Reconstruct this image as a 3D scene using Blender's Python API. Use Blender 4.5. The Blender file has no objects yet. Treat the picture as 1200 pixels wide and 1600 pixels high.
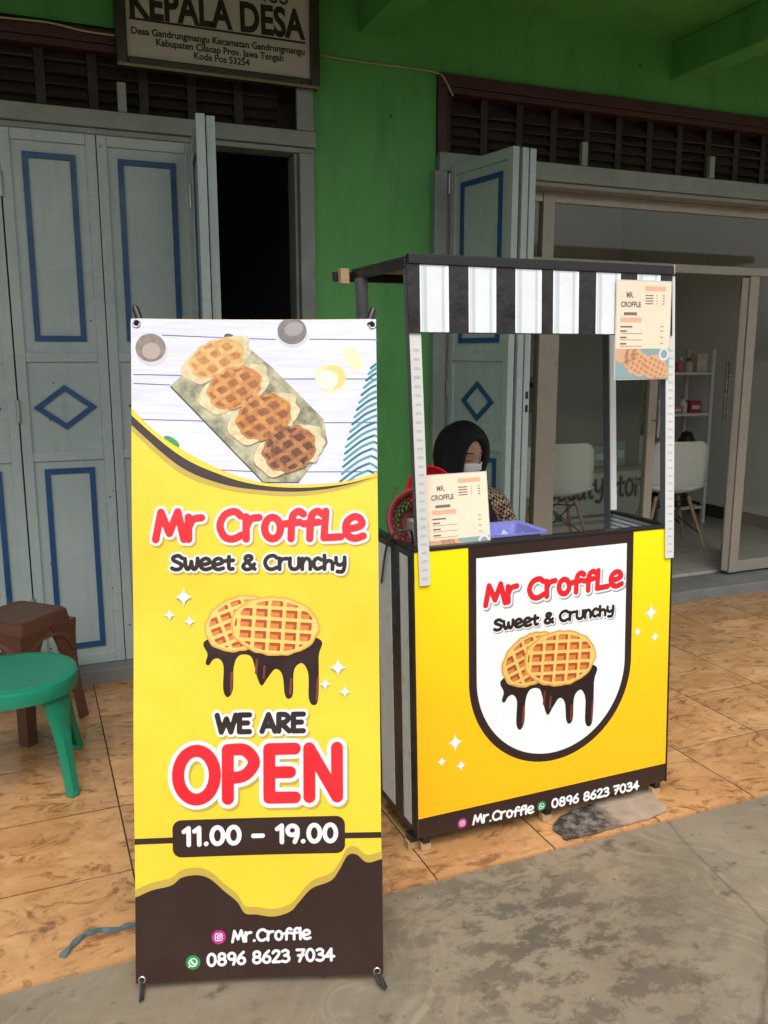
import bpy, bmesh, math, random
import numpy as np
from mathutils import Matrix, Vector
random.seed(7); rng = np.random.default_rng(7)
S = bpy.context.scene
COL = S.collection

# ------------------------------------------------------------------ camera
F_PX, PCX, PCY, HORIZON, VPX = 1331.0, 600.0, 800.0, 553.0, 3850.0      # of the 1200 x 1600 photograph
PITCH = math.atan((PCY - HORIZON) / F_PX)
YAW = math.atan((VPX - PCX) / math.hypot(F_PX, PCY - HORIZON))
EYE = np.array([0.0, 0.0, 1.52])
FW = np.array([math.cos(YAW) * math.cos(PITCH), math.sin(YAW) * math.cos(PITCH), -math.sin(PITCH)])
RT = np.array([math.sin(YAW), -math.cos(YAW), 0.0])
UP = np.cross(RT, FW)
cam = bpy.data.cameras.new('camera')
cam.sensor_fit = 'VERTICAL'; cam.sensor_height = 24.0; cam.lens = 24.0 * F_PX / 1600.0
cam.clip_start = 0.05; cam.clip_end = 1000
camo = bpy.data.objects.new('camera', cam); COL.objects.link(camo)
camo.matrix_world = Matrix(((RT[0], UP[0], -FW[0], EYE[0]), (RT[1], UP[1], -FW[1], EYE[1]),
                            (RT[2], UP[2], -FW[2], EYE[2]), (0, 0, 0, 1)))
S.camera = camo

# ------------------------------------------------------------------ sky, sun, exposure
SUN_EL, SUN_AZ = math.radians(58), math.radians(200)      # azimuth: direction towards the sun, from +Y clockwise
w = bpy.data.worlds.new('World'); S.world = w; w.use_nodes = True
wn = w.node_tree.nodes; wl = w.node_tree.links
bg = wn['Background']; sky = wn.new('ShaderNodeTexSky'); sky.sky_type = 'NISHITA'; sky.sun_disc = False
sky.sun_elevation = SUN_EL; sky.sun_rotation = SUN_AZ; sky.air_density = 1.0; sky.dust_density = 4.0; sky.ozone_density = 0.6
hs = wn.new('ShaderNodeHueSaturation'); hs.inputs['Saturation'].default_value = 0.12     # overcast: a whitish sky
wl.new(sky.outputs[0], hs.inputs['Color']); wl.new(hs.outputs[0], bg.inputs[0]); bg.inputs[1].default_value = 0.15
sl = bpy.data.lights.new('sun', 'SUN'); sl.energy = 1.0; sl.angle = math.radians(40); sl.color = (1.0, 0.96, 0.9)
so = bpy.data.objects.new('sun', sl); COL.objects.link(so)
sd = Vector((math.sin(SUN_AZ) * math.cos(SUN_EL), math.cos(SUN_AZ) * math.cos(SUN_EL), math.sin(SUN_EL)))
so.rotation_euler = sd.to_track_quat('Z', 'Y').to_euler(); so.location = (0, -5, 8)
S.view_settings.view_transform = 'Standard'; S.view_settings.look = 'None'; S.view_settings.gamma = 1.0
S.view_settings.exposure = 0.78
GZ = -.008                                            # level of the concrete; the tiles are at 0

# ------------------------------------------------------------------ pixel helpers
def ray(x, y): return FW + RT * (x - PCX) / F_PX - UP * (y - PCY) / F_PX
def onz(x, y, z=0.0): d = ray(x, y); return EYE + d * (z - EYE[2]) / d[2]
def ony(x, y, Y): d = ray(x, y); return EYE + d * (Y - EYE[1]) / d[1]

# ------------------------------------------------------------------ materials
def lin(c):
    if isinstance(c, str):
        c = [int(c[i:i + 2], 16) / 255 for i in (0, 2, 4)]
        c = [x / 12.92 if x <= .04045 else ((x + .055) / 1.055) ** 2.4 for x in c]
    return (c[0], c[1], c[2], 1.0)
MATS = {}
class NT:
    def __init__(s, m): s.t = m.node_tree; s.n = s.t.nodes; s.l = s.t.links; s.b = s.n['Principled BSDF']
    def new(s, t, **k):
        n = s.n.new(t)
        for a, b in k.items():
            if a in n.inputs: n.inputs[a].default_value = b
            else: setattr(n, a, b)
        return n
    def link(s, a, b): s.l.new(a, b)
    def pos(s, scale=(1, 1, 1), rot=(0, 0, 0)):
        g = s.new('ShaderNodeNewGeometry'); m = s.new('ShaderNodeMapping'); m.inputs['Scale'].default_value = scale; m.inputs['Rotation'].default_value = rot
        s.link(g.outputs['Position'], m.inputs[0]); return m.outputs[0]
    def noise(s, vec, scale, detail=5, rough=.55, dist=0):
        n = s.new('ShaderNodeTexNoise'); n.inputs['Scale'].default_value = scale; n.inputs['Detail'].default_value = detail
        n.inputs['Roughness'].default_value = rough; n.inputs['Distortion'].default_value = dist
        s.link(vec, n.inputs['Vector']); return n.outputs['Fac']
    def ramp(s, fac, stops):
        r = s.new('ShaderNodeValToRGB'); e = r.color_ramp.elements
        while len(e) < len(stops): e.new(0.5)
        for el, (p, c) in zip(e, stops):
            el.position = p; el.color = (c, c, c, 1) if isinstance(c, (int, float)) else lin(c)
        s.link(fac, r.inputs[0]); return r.outputs[0]
    def mix(s, fac, a, b, mode='MIX'):
        m = s.new('ShaderNodeMix'); m.data_type = 'RGBA'; m.blend_type = mode
        for v, i in ((fac, 0), (a, 6), (b, 7)):
            if isinstance(v, (int, float)): m.inputs[i].default_value = v if i == 0 else (v, v, v, 1)
            elif isinstance(v, (tuple, list, str)): m.inputs[i].default_value = lin(v)
            else: s.link(v, m.inputs[i])
        return m.outputs[2]
    def bump(s, h, strength=.3, dist=.01):
        b = s.new('ShaderNodeBump'); b.inputs['Strength'].default_value = strength; b.inputs['Distance'].default_value = dist
        s.link(h, b.inputs['Height']); s.link(b.outputs[0], s.b.inputs['Normal'])
def mat(name, color=(.5, .5, .5), rough=.5, metal=0.0, var=.12, vscale=9, bump=0.0, bscale=60, spec=None, rvar=.12, dirt=0.0):
    if name in MATS: return MATS[name]
    m = bpy.data.materials.new(name); m.use_nodes = True; t = NT(m); MATS[name] = m
    c = lin(color); t.b.inputs['Roughness'].default_value = rough; t.b.inputs['Metallic'].default_value = metal
    if spec is not None: t.b.inputs['Specular IOR Level'].default_value = spec
    p = t.pos(); n = t.noise(p, vscale, 6, .6)
    out = t.mix(t.ramp(n, [(.3, 1 - var), (.7, 1.0)]), (0, 0, 0), c[:3])
    if dirt > 0:
        d = t.noise(p, 2.3, 8, .7, .6)
        out = t.mix(t.ramp(d, [(.52, 0.0), (.75, dirt)]), out, tuple(x * .45 for x in c[:3]))
    t.link(out, t.b.inputs['Base Color'])
    t.link(t.ramp(t.noise(p, 14, 4), [(.3, max(rough - rvar, .03)), (.7, min(rough + rvar, 1))]), t.b.inputs['Roughness'])
    if bump: t.bump(t.noise(p, bscale, 4), bump, .004)
    return m
def custom(name):
    m = bpy.data.materials.new(name); m.use_nodes = True; MATS[name] = m; return m, NT(m)

# ------------------------------------------------------------------ mesh collecting
class MB:
    def __init__(s, shear=None): s.v = []; s.f = []; s.sh = shear
    def pts(s, vs): b = len(s.v); s.v += [tuple(float(c) for c in p) for p in vs]; return b
    def face(s, vs): b = s.pts(vs); s.f.append(tuple(range(b, b + len(vs)))); return s
    def box(s, x0, x1, y0, y1, z0, z1):
        b = s.pts([(x, y, z) for z in (z0, z1) for x, y in ((x0, y0), (x1, y0), (x1, y1), (x0, y1))])
        s.f += [tuple(b + i for i in q) for q in ((3, 2, 1, 0), (4, 5, 6, 7), (0, 1, 5, 4), (1, 2, 6, 5), (2, 3, 7, 6), (3, 0, 4, 7))]; return s
    def obox(s, c, ax, ay, az):
        c, ax, ay, az = map(np.array, (c, ax, ay, az))
        b = s.pts([c + ax * i + ay * j + az * k for k in (-1, 1) for i, j in ((-1, -1), (1, -1), (1, 1), (-1, 1))])
        s.f += [tuple(b + i for i in q) for q in ((3, 2, 1, 0), (4, 5, 6, 7), (0, 1, 5, 4), (1, 2, 6, 5), (2, 3, 7, 6), (3, 0, 4, 7))]; return s
    def bar(s, p, q, w, h, up=(0, 0, 1)):
        p, q = np.array(p, float), np.array(q, float); d = (q - p) / np.linalg.norm(q - p)
        a = np.cross(d, up); a /= np.linalg.norm(a); u = np.cross(a, d)
        return s.obox((p + q) / 2, (q - p) / 2, a * w / 2, u * h / 2)
    def tube(s, path, r, n=10, caps=True, closed=False):
        path = [np.array(p, float) for p in path]; m = len(path); rs = r if hasattr(r, '__len__') else [r] * m
        ref = None; rings = []
        for i, p in enumerate(path):
            if closed: d = path[(i + 1) % m] - path[i - 1]
            else: d = path[min(i + 1, m - 1)] - path[max(i - 1, 0)]
            d = d / (np.linalg.norm(d) + 1e-12)
            if ref is None: ref = np.cross(d, (0, 0, 1)) if abs(d[2]) < .9 else np.cross(d, (1, 0, 0))
            a = ref - d * (ref @ d); a /= np.linalg.norm(a); b = np.cross(d, a); ref = a
            rings.append(s.pts([p + rs[i] * (math.cos(t) * a + math.sin(t) * b) for t in np.linspace(0, 2 * math.pi, n, endpoint=False)]))
        for i in range(m if closed else m - 1):
            A, B = rings[i], rings[(i + 1) % m]
            for k in range(n): s.f.append((A + k, A + (k + 1) % n, B + (k + 1) % n, B + k))
        if caps and not closed:
            s.f.append(tuple(rings[0] + k for k in range(n))[::-1]); s.f.append(tuple(rings[-1] + k for k in range(n)))
        return s
    def loft(s, rings, close_u=True, cap0=False, cap1=False):
        ids = [s.pts(r) for r in rings]; n = len(rings[0])
        for A, B in zip(ids[:-1], ids[1:]):
            for k in range(n if close_u else n - 1): s.f.append((A + k, A + (k + 1) % n, B + (k + 1) % n, B + k))
        if cap0: s.f.append(tuple(ids[0] + k for k in range(n))[::-1])
        if cap1: s.f.append(tuple(ids[-1] + k for k in range(n)))
        return s
    def lathe(s, prof, c=(0, 0, 0), n=24, cap0=True, cap1=True):
        return s.loft([[(c[0] + r * math.cos(t), c[1] + r * math.sin(t), c[2] + z) for t in np.linspace(0, 2 * math.pi, n, endpoint=False)] for r, z in prof], True, cap0, cap1)
def wpos(o):
    p = np.zeros(3)
    while o is not None: p += np.array(o.location); o = o.parent
    return p
def tag(o, label=None, cat=None, group=None, kind=None):
    for k, v in (('label', label), ('category', cat), ('group', group), ('kind', kind)):
        if v: o[k] = v
    return o
def thing(name, label, cat, loc=(0, 0, 0), group=None):
    o = bpy.data.objects.new(name, None); COL.objects.link(o); o.location = [float(c) for c in loc]; o.empty_display_size = .1
    return tag(o, label, cat, group)
def add(name, mb, m, parent=None, smooth=False, bevel=0.0, local=False, label=None, cat=None, group=None, kind=None, solid=0.0, sub=0):
    """mesh given in world coordinates (or in the parent's own when local=True)"""
    me = bpy.data.meshes.new(name); v = np.array(mb.v, float)
    if mb.sh is not None: v = mb.sh(v)
    o = bpy.data.objects.new(name, me); COL.objects.link(o)
    if local: base = np.zeros(3)
    else:
        base = np.array([(v[:, 0].min() + v[:, 0].max()) / 2, (v[:, 1].min() + v[:, 1].max()) / 2, v[:, 2].min()])
        o.location = base - (wpos(parent) if parent else 0)
    me.from_pydata((v - base).tolist(), [], mb.f); me.update()
    for mm in (m if isinstance(m, (list, tuple)) else [m]): me.materials.append(mm)
    if parent: o.parent = parent
    if smooth:
        me.polygons.foreach_set('use_smooth', [True] * len(me.polygons))
        if smooth is not True:
            try: me.set_sharp_from_angle(angle=math.radians(smooth))
            except Exception: pass
    if solid: md = o.modifiers.new('solid', 'SOLIDIFY'); md.thickness = solid; md.offset = 0
    if sub: md = o.modifiers.new('sub', 'SUBSURF'); md.levels = sub; md.render_levels = sub
    if bevel: md = o.modifiers.new('bevel', 'BEVEL'); md.width = bevel; md.segments = 2; md.limit_method = 'ANGLE'
    return tag(o, label, cat, group, kind)
def copy_tree(o, parent=None):
    c = o.copy(); COL.objects.link(c); c.parent = parent
    for ch in [x for x in COL.objects if x.parent == o]: copy_tree(ch, c)
    return c
def fix_normals(o):
    bm = bmesh.new(); bm.from_mesh(o.data); bmesh.ops.recalc_face_normals(bm, faces=bm.faces); bm.to_mesh(o.data); bm.free()
def catmull(p, n=8, closed=False):
    p = [np.array(q, float) for q in p]; m = len(p); out = []
    for i in range(m if closed else m - 1):
        g = (lambda k: p[k % m]) if closed else (lambda k: p[max(0, min(m - 1, k))])
        a, b, c, d = g(i - 1), g(i), g(i + 1), g(i + 2)
        for t in np.linspace(0, 1, n, endpoint=False):
            out.append(.5 * (2 * b + (c - a) * t + (2 * a - 5 * b + 4 * c - d) * t * t + (3 * b - a - 3 * c + d) * t ** 3))
    if not closed: out.append(p[-1])
    return out

# ================================================================== SETTING
# --- concrete ground
m, t = custom('concrete_ground')
p = t.pos()
base = t.mix(t.ramp(t.noise(p, 1.4, 8, .65, .5), [(.35, 0.0), (.66, 1.0)]), (.135, .102, .068), (.225, .178, .122))
base = t.mix(t.ramp(t.noise(t.pos((1, 1, 1), (0, 0, .4)), 2.6, 4, .6), [(.45, 0.0), (.7, .55)]), base, (.14, .142, .105))
g = t.new('ShaderNodeNewGeometry')
vr = t.new('ShaderNodeVectorRotate', rotation_type='Z_AXIS'); vr.inputs['Center'].default_value = (1.1, 1.2, 0); t.link(g.outputs['Position'], vr.inputs['Vector'])
an = t.new('ShaderNodeMath', operation='MULTIPLY'); an.inputs[1].default_value = 3.2; t.link(t.noise(p, 1.15, 2), an.inputs[0]); t.link(an.outputs[0], vr.inputs['Angle'])
ms = t.new('ShaderNodeMapping'); ms.inputs['Scale'].default_value = (1.6, 8, 1); t.link(vr.outputs[0], ms.inputs[0])
streak = t.noise(ms.outputs[0], 5.5, 7, .62)
swm = t.ramp(t.noise(p, 2.0, 4), [(.42, 0.0), (.58, 1.0)])
sw = t.mix(1.0, t.ramp(streak, [(.52, 0.0), (.66, 1.0)]), swm, 'MULTIPLY')
base = t.mix(t.mix(1.0, sw, .38, 'MULTIPLY'), base, (.3, .25, .18))
base = t.mix(t.mix(1.0, t.ramp(streak, [(.3, 1.0), (.44, 0.0)]), .35, 'MULTIPLY'), base, (.09, .07, .048))
dk = t.ramp(t.noise(t.pos((1, 1.3, 1), (0, 0, .26)), 6.4, 12, .76, .1), [(.56, 0.0), (.63, 1.0)])
sx = t.new('ShaderNodeSeparateXYZ'); t.link(g.outputs['Position'], sx.inputs[0])
near = t.ramp(sx.outputs[1], [(.0, .25), (1.0, .25)])
mr = t.new('ShaderNodeMapRange'); mr.inputs[1].default_value = 1.2; mr.inputs[2].default_value = 2.03; mr.inputs[3].default_value = .42; mr.inputs[4].default_value = .85
t.link(sx.outputs[1], mr.inputs[0])
st = t.new('ShaderNodeMapping'); st.inputs['Location'].default_value = (-1.2, -1.35, .0); st.inputs['Scale'].default_value = (1, .8, 0); t.link(g.outputs['Position'], st.inputs[0])
ln = t.new('ShaderNodeVectorMath', operation='LENGTH'); t.link(st.outputs[0], ln.inputs[0]); spot = t.ramp(ln.outputs['Value'], [(.1, 1.0), (.62, 0.0)])
dk2 = t.mix(1.0, t.ramp(t.noise(t.pos((1, 1.5, 1), (0, 0, .26)), 7.5, 12, .76, .1), [(.48, 0.0), (.545, 1.0)]), spot, 'MULTIPLY')
base = t.mix(t.mix(1.0, dk, mr.outputs[0], 'MULTIPLY'), base, (.065, .053, .038)); base = t.mix(t.mix(1.0, dk2, .68, 'MULTIPLY'), base, (.04, .032, .022))
spk = t.ramp(t.noise(p, 55, 5, .75), [(.62, 0.0), (.7, .5)]); base = t.mix(spk, base, (.09, .075, .055))
vo = t.new('ShaderNodeTexVoronoi', feature='DISTANCE_TO_EDGE'); vo.inputs['Scale'].default_value = .55; t.link(t.mix(.12, p, t.noise(p, 3, 5), 'ADD'), vo.inputs['Vector'])
base = t.mix(t.ramp(vo.outputs['Distance'], [(.0, .5), (.0022, 0.0)]), base, (.05, .04, .03))
t.link(base, t.b.inputs['Base Color'])
t.link(t.ramp(dk, [(0, .82), (1, .5)]), t.b.inputs['Roughness'])
h1 = t.mix(.45, t.noise(p, 90, 8, .7), streak)
t.bump(t.mix(.6, h1, t.noise(p, 14, 8, .65)), .5, .006)
gm = MB(); gm.face([(-150, -150, GZ), (150, -150, GZ), (150, 150, GZ), (-150, 150, GZ)])
add('ground', gm, m, kind='structure', label='rough stained grey-beige concrete ground in front of the tiled porch')

# --- tiled porch: base slab and one object per tile
m, t = custom('floor_tile')
oi = t.new('ShaderNodeObjectInfo'); ad = t.new('ShaderNodeVectorMath', operation='SCALE'); ad.inputs[0].default_value = (7, 3, 1)
t.link(oi.outputs['Random'], ad.inputs['Scale'])
pp = t.new('ShaderNodeVectorMath', operation='ADD'); t.link(t.pos((1, 1.7, 1), (0, 0, .35)), pp.inputs[0]); t.link(ad.outputs[0], pp.inputs[1])
tp = pp.outputs[0]
c = t.mix(t.ramp(t.noise(tp, 2.8, 8, .65, 1.2), [(.32, 0.0), (.68, 1.0)]), (.36, .175, .068), (.56, .31, .135))
c = t.mix(t.ramp(t.noise(tp, 5.5, 9, .72, 2.2), [(.51, 0.0), (.63, .85)]), c, (.17, .07, .024))
c = t.mix(t.ramp(t.noise(tp, 1.9, 6, .6, 1.5), [(.55, 0.0), (.75, .5)]), c, (.66, .42, .2))
mud = t.ramp(t.noise(t.pos((1, 1, 1)), 7, 9, .78), [(.57, 0.0), (.68, .7)]); c = t.mix(mud, c, (.1, .06, .03))
hv = t.new('ShaderNodeHueSaturation'); vm = t.new('ShaderNodeMapRange'); vm.inputs[3].default_value = .88; vm.inputs[4].default_value = 1.08
t.link(oi.outputs['Random'], vm.inputs[0]); t.link(vm.outputs[0], hv.inputs['Value']); t.link(c, hv.inputs['Color']); t.link(hv.outputs[0], t.b.inputs['Base Color'])
t.link(t.ramp(t.noise(tp, 3.5, 7, .7), [(.3, .08), (.62, .22), (.75, .5)]), t.b.inputs['Roughness'])
t.bump(t.noise(tp, 10, 5), .08, .004)
TILE = m
porch = add('tile_floor', MB().box(-2.26, 7.1, 2.045, 4.0, -.03, -.0014), mat('grout', (.03, .02, .014), .95), kind='structure', label='porch floor of glossy orange-brown marbled square tiles')
PX, PY, X0, Y0 = .4105, .3945, .195 - 6 * .4105, 2.033
tm = None
for j in range(5):
    for i in range(23):
        x, y = X0 + i * PX, Y0 + j * PY
        if tm is None:
            tm = add('tile', MB().box(x + .0026, x + PX - .0026, y + .0026, y + PY - .0026, -.018, 0), TILE, porch); t0 = (x, y); b0 = Vector(tm.location)
        else:
            c = tm.copy(); COL.objects.link(c); c.parent = porch
            c.location = b0 + Vector((x - t0[0], y - t0[1], random.uniform(-.0006, .0006)))
            c.rotation_euler = (random.uniform(-.0012, .0012), random.uniform(-.0012, .0012), 0)
# --- cement door step
m = mat('step_cement', (.2, .2, .19), .75, var=.3, vscale=5, bump=.5, bscale=35, dirt=.7)
add('door_step', MB().box(-6, 10, 4.0, 4.3, -.03, .068), m, kind='structure', bevel=.008, label='low grey cement step along the foot of the facade')

# ================================================================== BUILDING
B = thing('shop_building', 'green plastered shop building with folding doors and deep porch roof', 'building', (2, 4.1, 0))
m, t = custom('green_paint')
p = t.pos()
c = t.mix(t.ramp(t.noise(p, 1.3, 7, .6), [(.3, 0.0), (.7, 1.0)]), (.075, .3, .07), (.1, .37, .095))
c = t.mix(t.ramp(t.noise(t.pos((3, 3, .6)), 2.2, 8, .7), [(.5, 0.0), (.78, .55)]), c, (.035, .13, .04))
c = t.mix(t.ramp(t.noise(p, 3.6, 9, .72), [(.58, 0.0), (.62, .22)]), c, (.12, .4, .13))
vo = t.new('ShaderNodeTexVoronoi'); vo.inputs['Scale'].default_value = 4.5; t.link(p, vo.inputs['Vector'])
c = t.mix(t.ramp(vo.outputs['Distance'], [(.02, .85), (.06, 0.0)]), c, (.02, .05, .02))
t.link(c, t.b.inputs['Base Color']); t.b.inputs['Roughness'].default_value = .5
t.bump(t.mix(.4, t.noise(p, 2.5, 4), t.noise(p, 45, 6, .6)), .25, .01)
GREEN = m
wall = MB()
ZT = 3.215
wall.box(-6, 10, 4.1, 4.25, 2.89, ZT)                       # above the openings
wall.box(1.335, 1.99, 4.1, 4.25, .068, 2.89)                # pier between the openings
wall.box(-6, -1.2, 4.1, 4.25, .068, 2.89); wall.box(5.4, 10, 4.1, 4.25, .068, 2.89)
wo = add('front_wall', wall, GREEN, B)
add('porch_roof', MB().box(-6, 10, 1.7, 9, ZT, 3.34), GREEN, B)
for x in (-2.14, -.28, 1.58, 3.44, 5.3, 7.16):
    add('roof_beam', MB().box(x, x + .145, 1.75, 4.099, 3.02, ZT - .001), GREEN, B, bevel=.006)
SHOPWALL = mat('shop_wall_paint', (.74, .74, .71), .7, var=.1, vscale=2)
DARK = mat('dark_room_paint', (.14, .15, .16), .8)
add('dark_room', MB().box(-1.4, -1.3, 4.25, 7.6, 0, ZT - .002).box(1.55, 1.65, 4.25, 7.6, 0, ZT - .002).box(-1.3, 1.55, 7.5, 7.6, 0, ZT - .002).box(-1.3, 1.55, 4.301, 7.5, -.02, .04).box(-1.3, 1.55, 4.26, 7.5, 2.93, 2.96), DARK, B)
add('shop_room', MB().box(1.7, 1.8, 4.25, 7.4, 0, ZT - .002).box(5.62, 5.72, 4.25, 7.4, 0, ZT - .002).box(1.8, 5.62, 7.3, 7.4, 0, ZT - .002), SHOPWALL, B)
add('shop_ceiling', MB().box(1.801, 5.619, 4.26, 7.299, 2.93, 2.96), mat('ceiling_white', (.8, .8, .78), .8, var=.05), B)
m, t = custom('shop_floor'); p = t.pos()
bk = t.new('ShaderNodeTexBrick'); bk.offset = 0; bk.inputs['Scale'].default_value = 1; bk.inputs['Brick Width'].default_value = .4; bk.inputs['Row Height'].default_value = .4; bk.inputs['Mortar Size'].default_value = .003
bk.inputs['Color1'].default_value = bk.inputs['Color2'].default_value = (.42, .4, .36, 1); bk.inputs['Mortar'].default_value = (.15, .14, .12, 1)
t.link(p, bk.inputs['Vector']); t.link(t.mix(t.ramp(t.noise(p, 5, 6), [(.4, .0), (.7, .35)]), bk.outputs[0], (.3, .28, .24)), t.b.inputs['Base Color']); t.b.inputs['Roughness'].default_value = .16
add('shop_floor', MB().box(1.8, 5.62, 4.301, 7.3, -.02, .085), m, B)
add('baseboard', MB().box(5.597, 5.619, 4.4, 7.28, .086, .19).box(1.81, 5.596, 7.275, 7.299, .086, .19), mat('baseboard_dark', (.05, .03, .022), .4), B)

# --- door frames, headers
m, t = custom('grey_door_paint'); p = t.pos()
c = t.mix(t.ramp(t.noise(p, 1.6, 5), [(.3, 0.0), (.7, 1.0)]), (.32, .39, .385), (.38, .455, .45))
c = t.mix(t.ramp(t.noise(t.pos((9, 9, .8)), 3.0, 6, .6), [(.55, 0.0), (.75, .35)]), c, (.2, .24, .22))       # run marks
vo = t.new('ShaderNodeTexVoronoi'); vo.inputs['Scale'].default_value = 9; t.link(p, vo.inputs['Vector']); c = t.mix(t.ramp(vo.outputs['Distance'], [(.03, .9), (.06, 0.0)]), c, (.04, .03, .02))     # rust specks
c = t.mix(t.ramp(t.noise(p, 38, 8, .75), [(.66, 0.0), (.72, .7)]), c, (.12, .12, .1))                           # chips
t.link(c, t.b.inputs['Base Color']); t.link(t.ramp(t.noise(p, 5, 5), [(.3, .2), (.7, .36)]), t.b.inputs['Roughness']); t.bump(t.noise(t.pos((1, 1, .3)), 16, 4), .1, .004); GREY = m
GREYF = mat('grey_frame_paint', (.27, .3, .275), .45, var=.25, vscale=8, bump=.3, bscale=40, dirt=.6)
BLUE = mat('blue_trim_paint', (.012, .075, .21), .4, var=.25, vscale=20, bump=.2)
HINGE = mat('hinge_metal', (.35, .37, .36), .4, .6)
WOODDK = mat('dark_wood_and_void', (.022, .013, .01), .55, var=.4, vscale=12, bump=.3)
SLAT = mat('louver_wood', (.06, .04, .031), .5, var=.4, vscale=12, bump=.3)
MAROON = mat('maroon_wood', (.06, .017, .018), .5, var=.3)
fr = add('door_frame', MB().box(-1.2, 1.345, 4.055, 4.2, 2.475, 2.545).box(-1.2, 1.34, 4.075, 4.2, 2.45, 2.474)
         .box(1.262, 1.334, 4.06, 4.2, .07, 2.449).box(1.245, 1.261, 4.09, 4.2, .07, 2.449).box(-1.199, -1.14, 4.06, 4.2, .07, 2.449), GREYF, B, bevel=.004)
fr2 = add('door_frame', MB().box(1.995, 5.4, 4.06, 4.2, 2.425, 2.515).box(1.995, 5.4, 4.085, 4.2, 2.4, 2.424)
          .box(1.965, 2.035, 4.05, 4.2, .07, 2.424).box(2.036, 2.06, 4.085, 4.2, .07, 2.399).box(5.33, 5.399, 4.06, 4.2, .07, 2.399), GREYF, B, bevel=.004)
def louver(x0, x1, z0, z1, posts):
    o = add('louver', MB().box(x0, x1, 4.075, 4.22, z1 - .055, z1).box(x0, x0 + .05, 4.08, 4.22, z0, z1 - .056)
            .box(x0 + .051, x1, 4.085, 4.22, z1 - .085, z1 - .056), MAROON, B, bevel=.003)
    add('louver_void_board', MB().box(x0 + .051, x1, 4.2, 4.215, z0 + .001, z1 - .086), WOODDK, o)  # added board, its dark colour stands in for the shaded void behind the slats
    n = int((x1 - x0 - .05) / .212); first = None
    for k in range(n):
        xa = x0 + .055 + k * .212
        add('upright', MB().box(xa, xa + .04, 4.128, 4.199, z0 + .001, z1 - .086), WOODDK, o)
        for r in range(5):
            z = z0 + .03 + r * .049
            if first is None:
                first = add('slat', MB().obox((xa + .126, 4.15, z), (.084, 0, 0), (0, .02, .0255), (0, -.0042, .003)), SLAT, o); fx, fz = xa, z; bl = Vector(first.location)
            else:
                c = first.copy(); COL.objects.link(c); c.parent = o; c.location = bl + Vector((xa - fx, 0, z - fz)); c.rotation_euler = (random.uniform(-.08, .08), random.uniform(-.01, .01), 0)
    for x in posts: add('bracket_post', MB().box(x - .018, x + .018, 4.06, 4.084, z0 + .001, z0 + .12), GREYF, o)
    return o
louver(-1.2, 1.334, 2.546, 2.872, (.47, -.6))
add('frame_post', MB().box(1.25, 1.33, 4.05, 4.07, 2.546, 2.74), GREYF, B, bevel=.003)
louver(1.992, 5.4, 2.516, 2.888, (2.86, 3.74, 4.6))
# --- folding door leaves
LH = 2.385
def leaf(hx, hy, ang, wd, trim=True, hinge=()):
    o = add('folding_door', MB().box(.02, wd - .02, .012, .026, .02, LH - .02), GREY, B, local=True)
    o.location = Vector((hx, hy, .07)) - B.location; o.rotation_euler = (0, 0, math.radians(ang))
    for a, b in ((0, .042), (wd - .042, wd)): add('stile', MB().box(a, b, 0, .036, 0, LH), GREY, o, local=True, bevel=.002)
    for a, b in ((0, .05), (.975, 1.015), (1.415, 1.455), (LH - .05, LH)): add('rail', MB().box(.0425, wd - .0425, .001, .035, a, b), GREY, o, local=True, bevel=.002)
    if trim:
        for z0, z1 in ((.085, .94), (1.505, 2.29)):
            x0, x1, s = .085, wd - .085, .024
            add('blue_moulding', MB().box(x0, x0 + s, .003, .0115, z0, z1).box(x1 - s, x1, .003, .0115, z0, z1).box(x0 + s, x1 - s, .003, .0115, z0, z0 + s).box(x0 + s, x1 - s, .003, .0115, z1 - s, z1), BLUE, o, local=True)
        cx, cz, a, b = wd / 2, 1.215, .135, .1; d = MB()
        ring = [[(cx + i * a * k, y, cz + j * b * k) for i, j in ((1, 0), (0, 1), (-1, 0), (0, -1))] for k, y in ((1, .0115), (1, .003), (.72, .003), (.72, .0115))]
        d.loft(ring); add('blue_diamond', d, BLUE, o, local=True)
    for hz in hinge:
        add('hinge', MB().tube([(-.003, -.006, hz), (-.003, -.006, hz + .1)], .009, 8), HINGE, o, local=True, smooth=40)
    return o
leaf(-.83, 4.088, 0, .39, hinge=(1.2,)); leaf(-.437, 4.088, 0, .398); leaf(-.033, 4.088, 0, .385, hinge=(.25, 1.15, 2.1)); leaf(.356, 4.088, 0, .42)
leaf(.757, 4.078, -97.6, .485, hinge=(.4, 1.5, 2.1)); leaf(.796, 4.078, -97.3, .465, trim=False)
l1 = leaf(2.062, 4.075, -82, .5, hinge=(.3, 1.22, 2.25)); leaf(2.118, 4.07, -82, .49, trim=False, hinge=(.3, 1.22)); lk = leaf(2.162, 4.07, -82, .485, trim=False)
for z in (1.235, 1.17):
    add('lock_slot', MB().box(.485, .488, .012, .026, z, z + .035), mat('black_hole', (.004, .004, .004), .6), lk, local=True)

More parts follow.
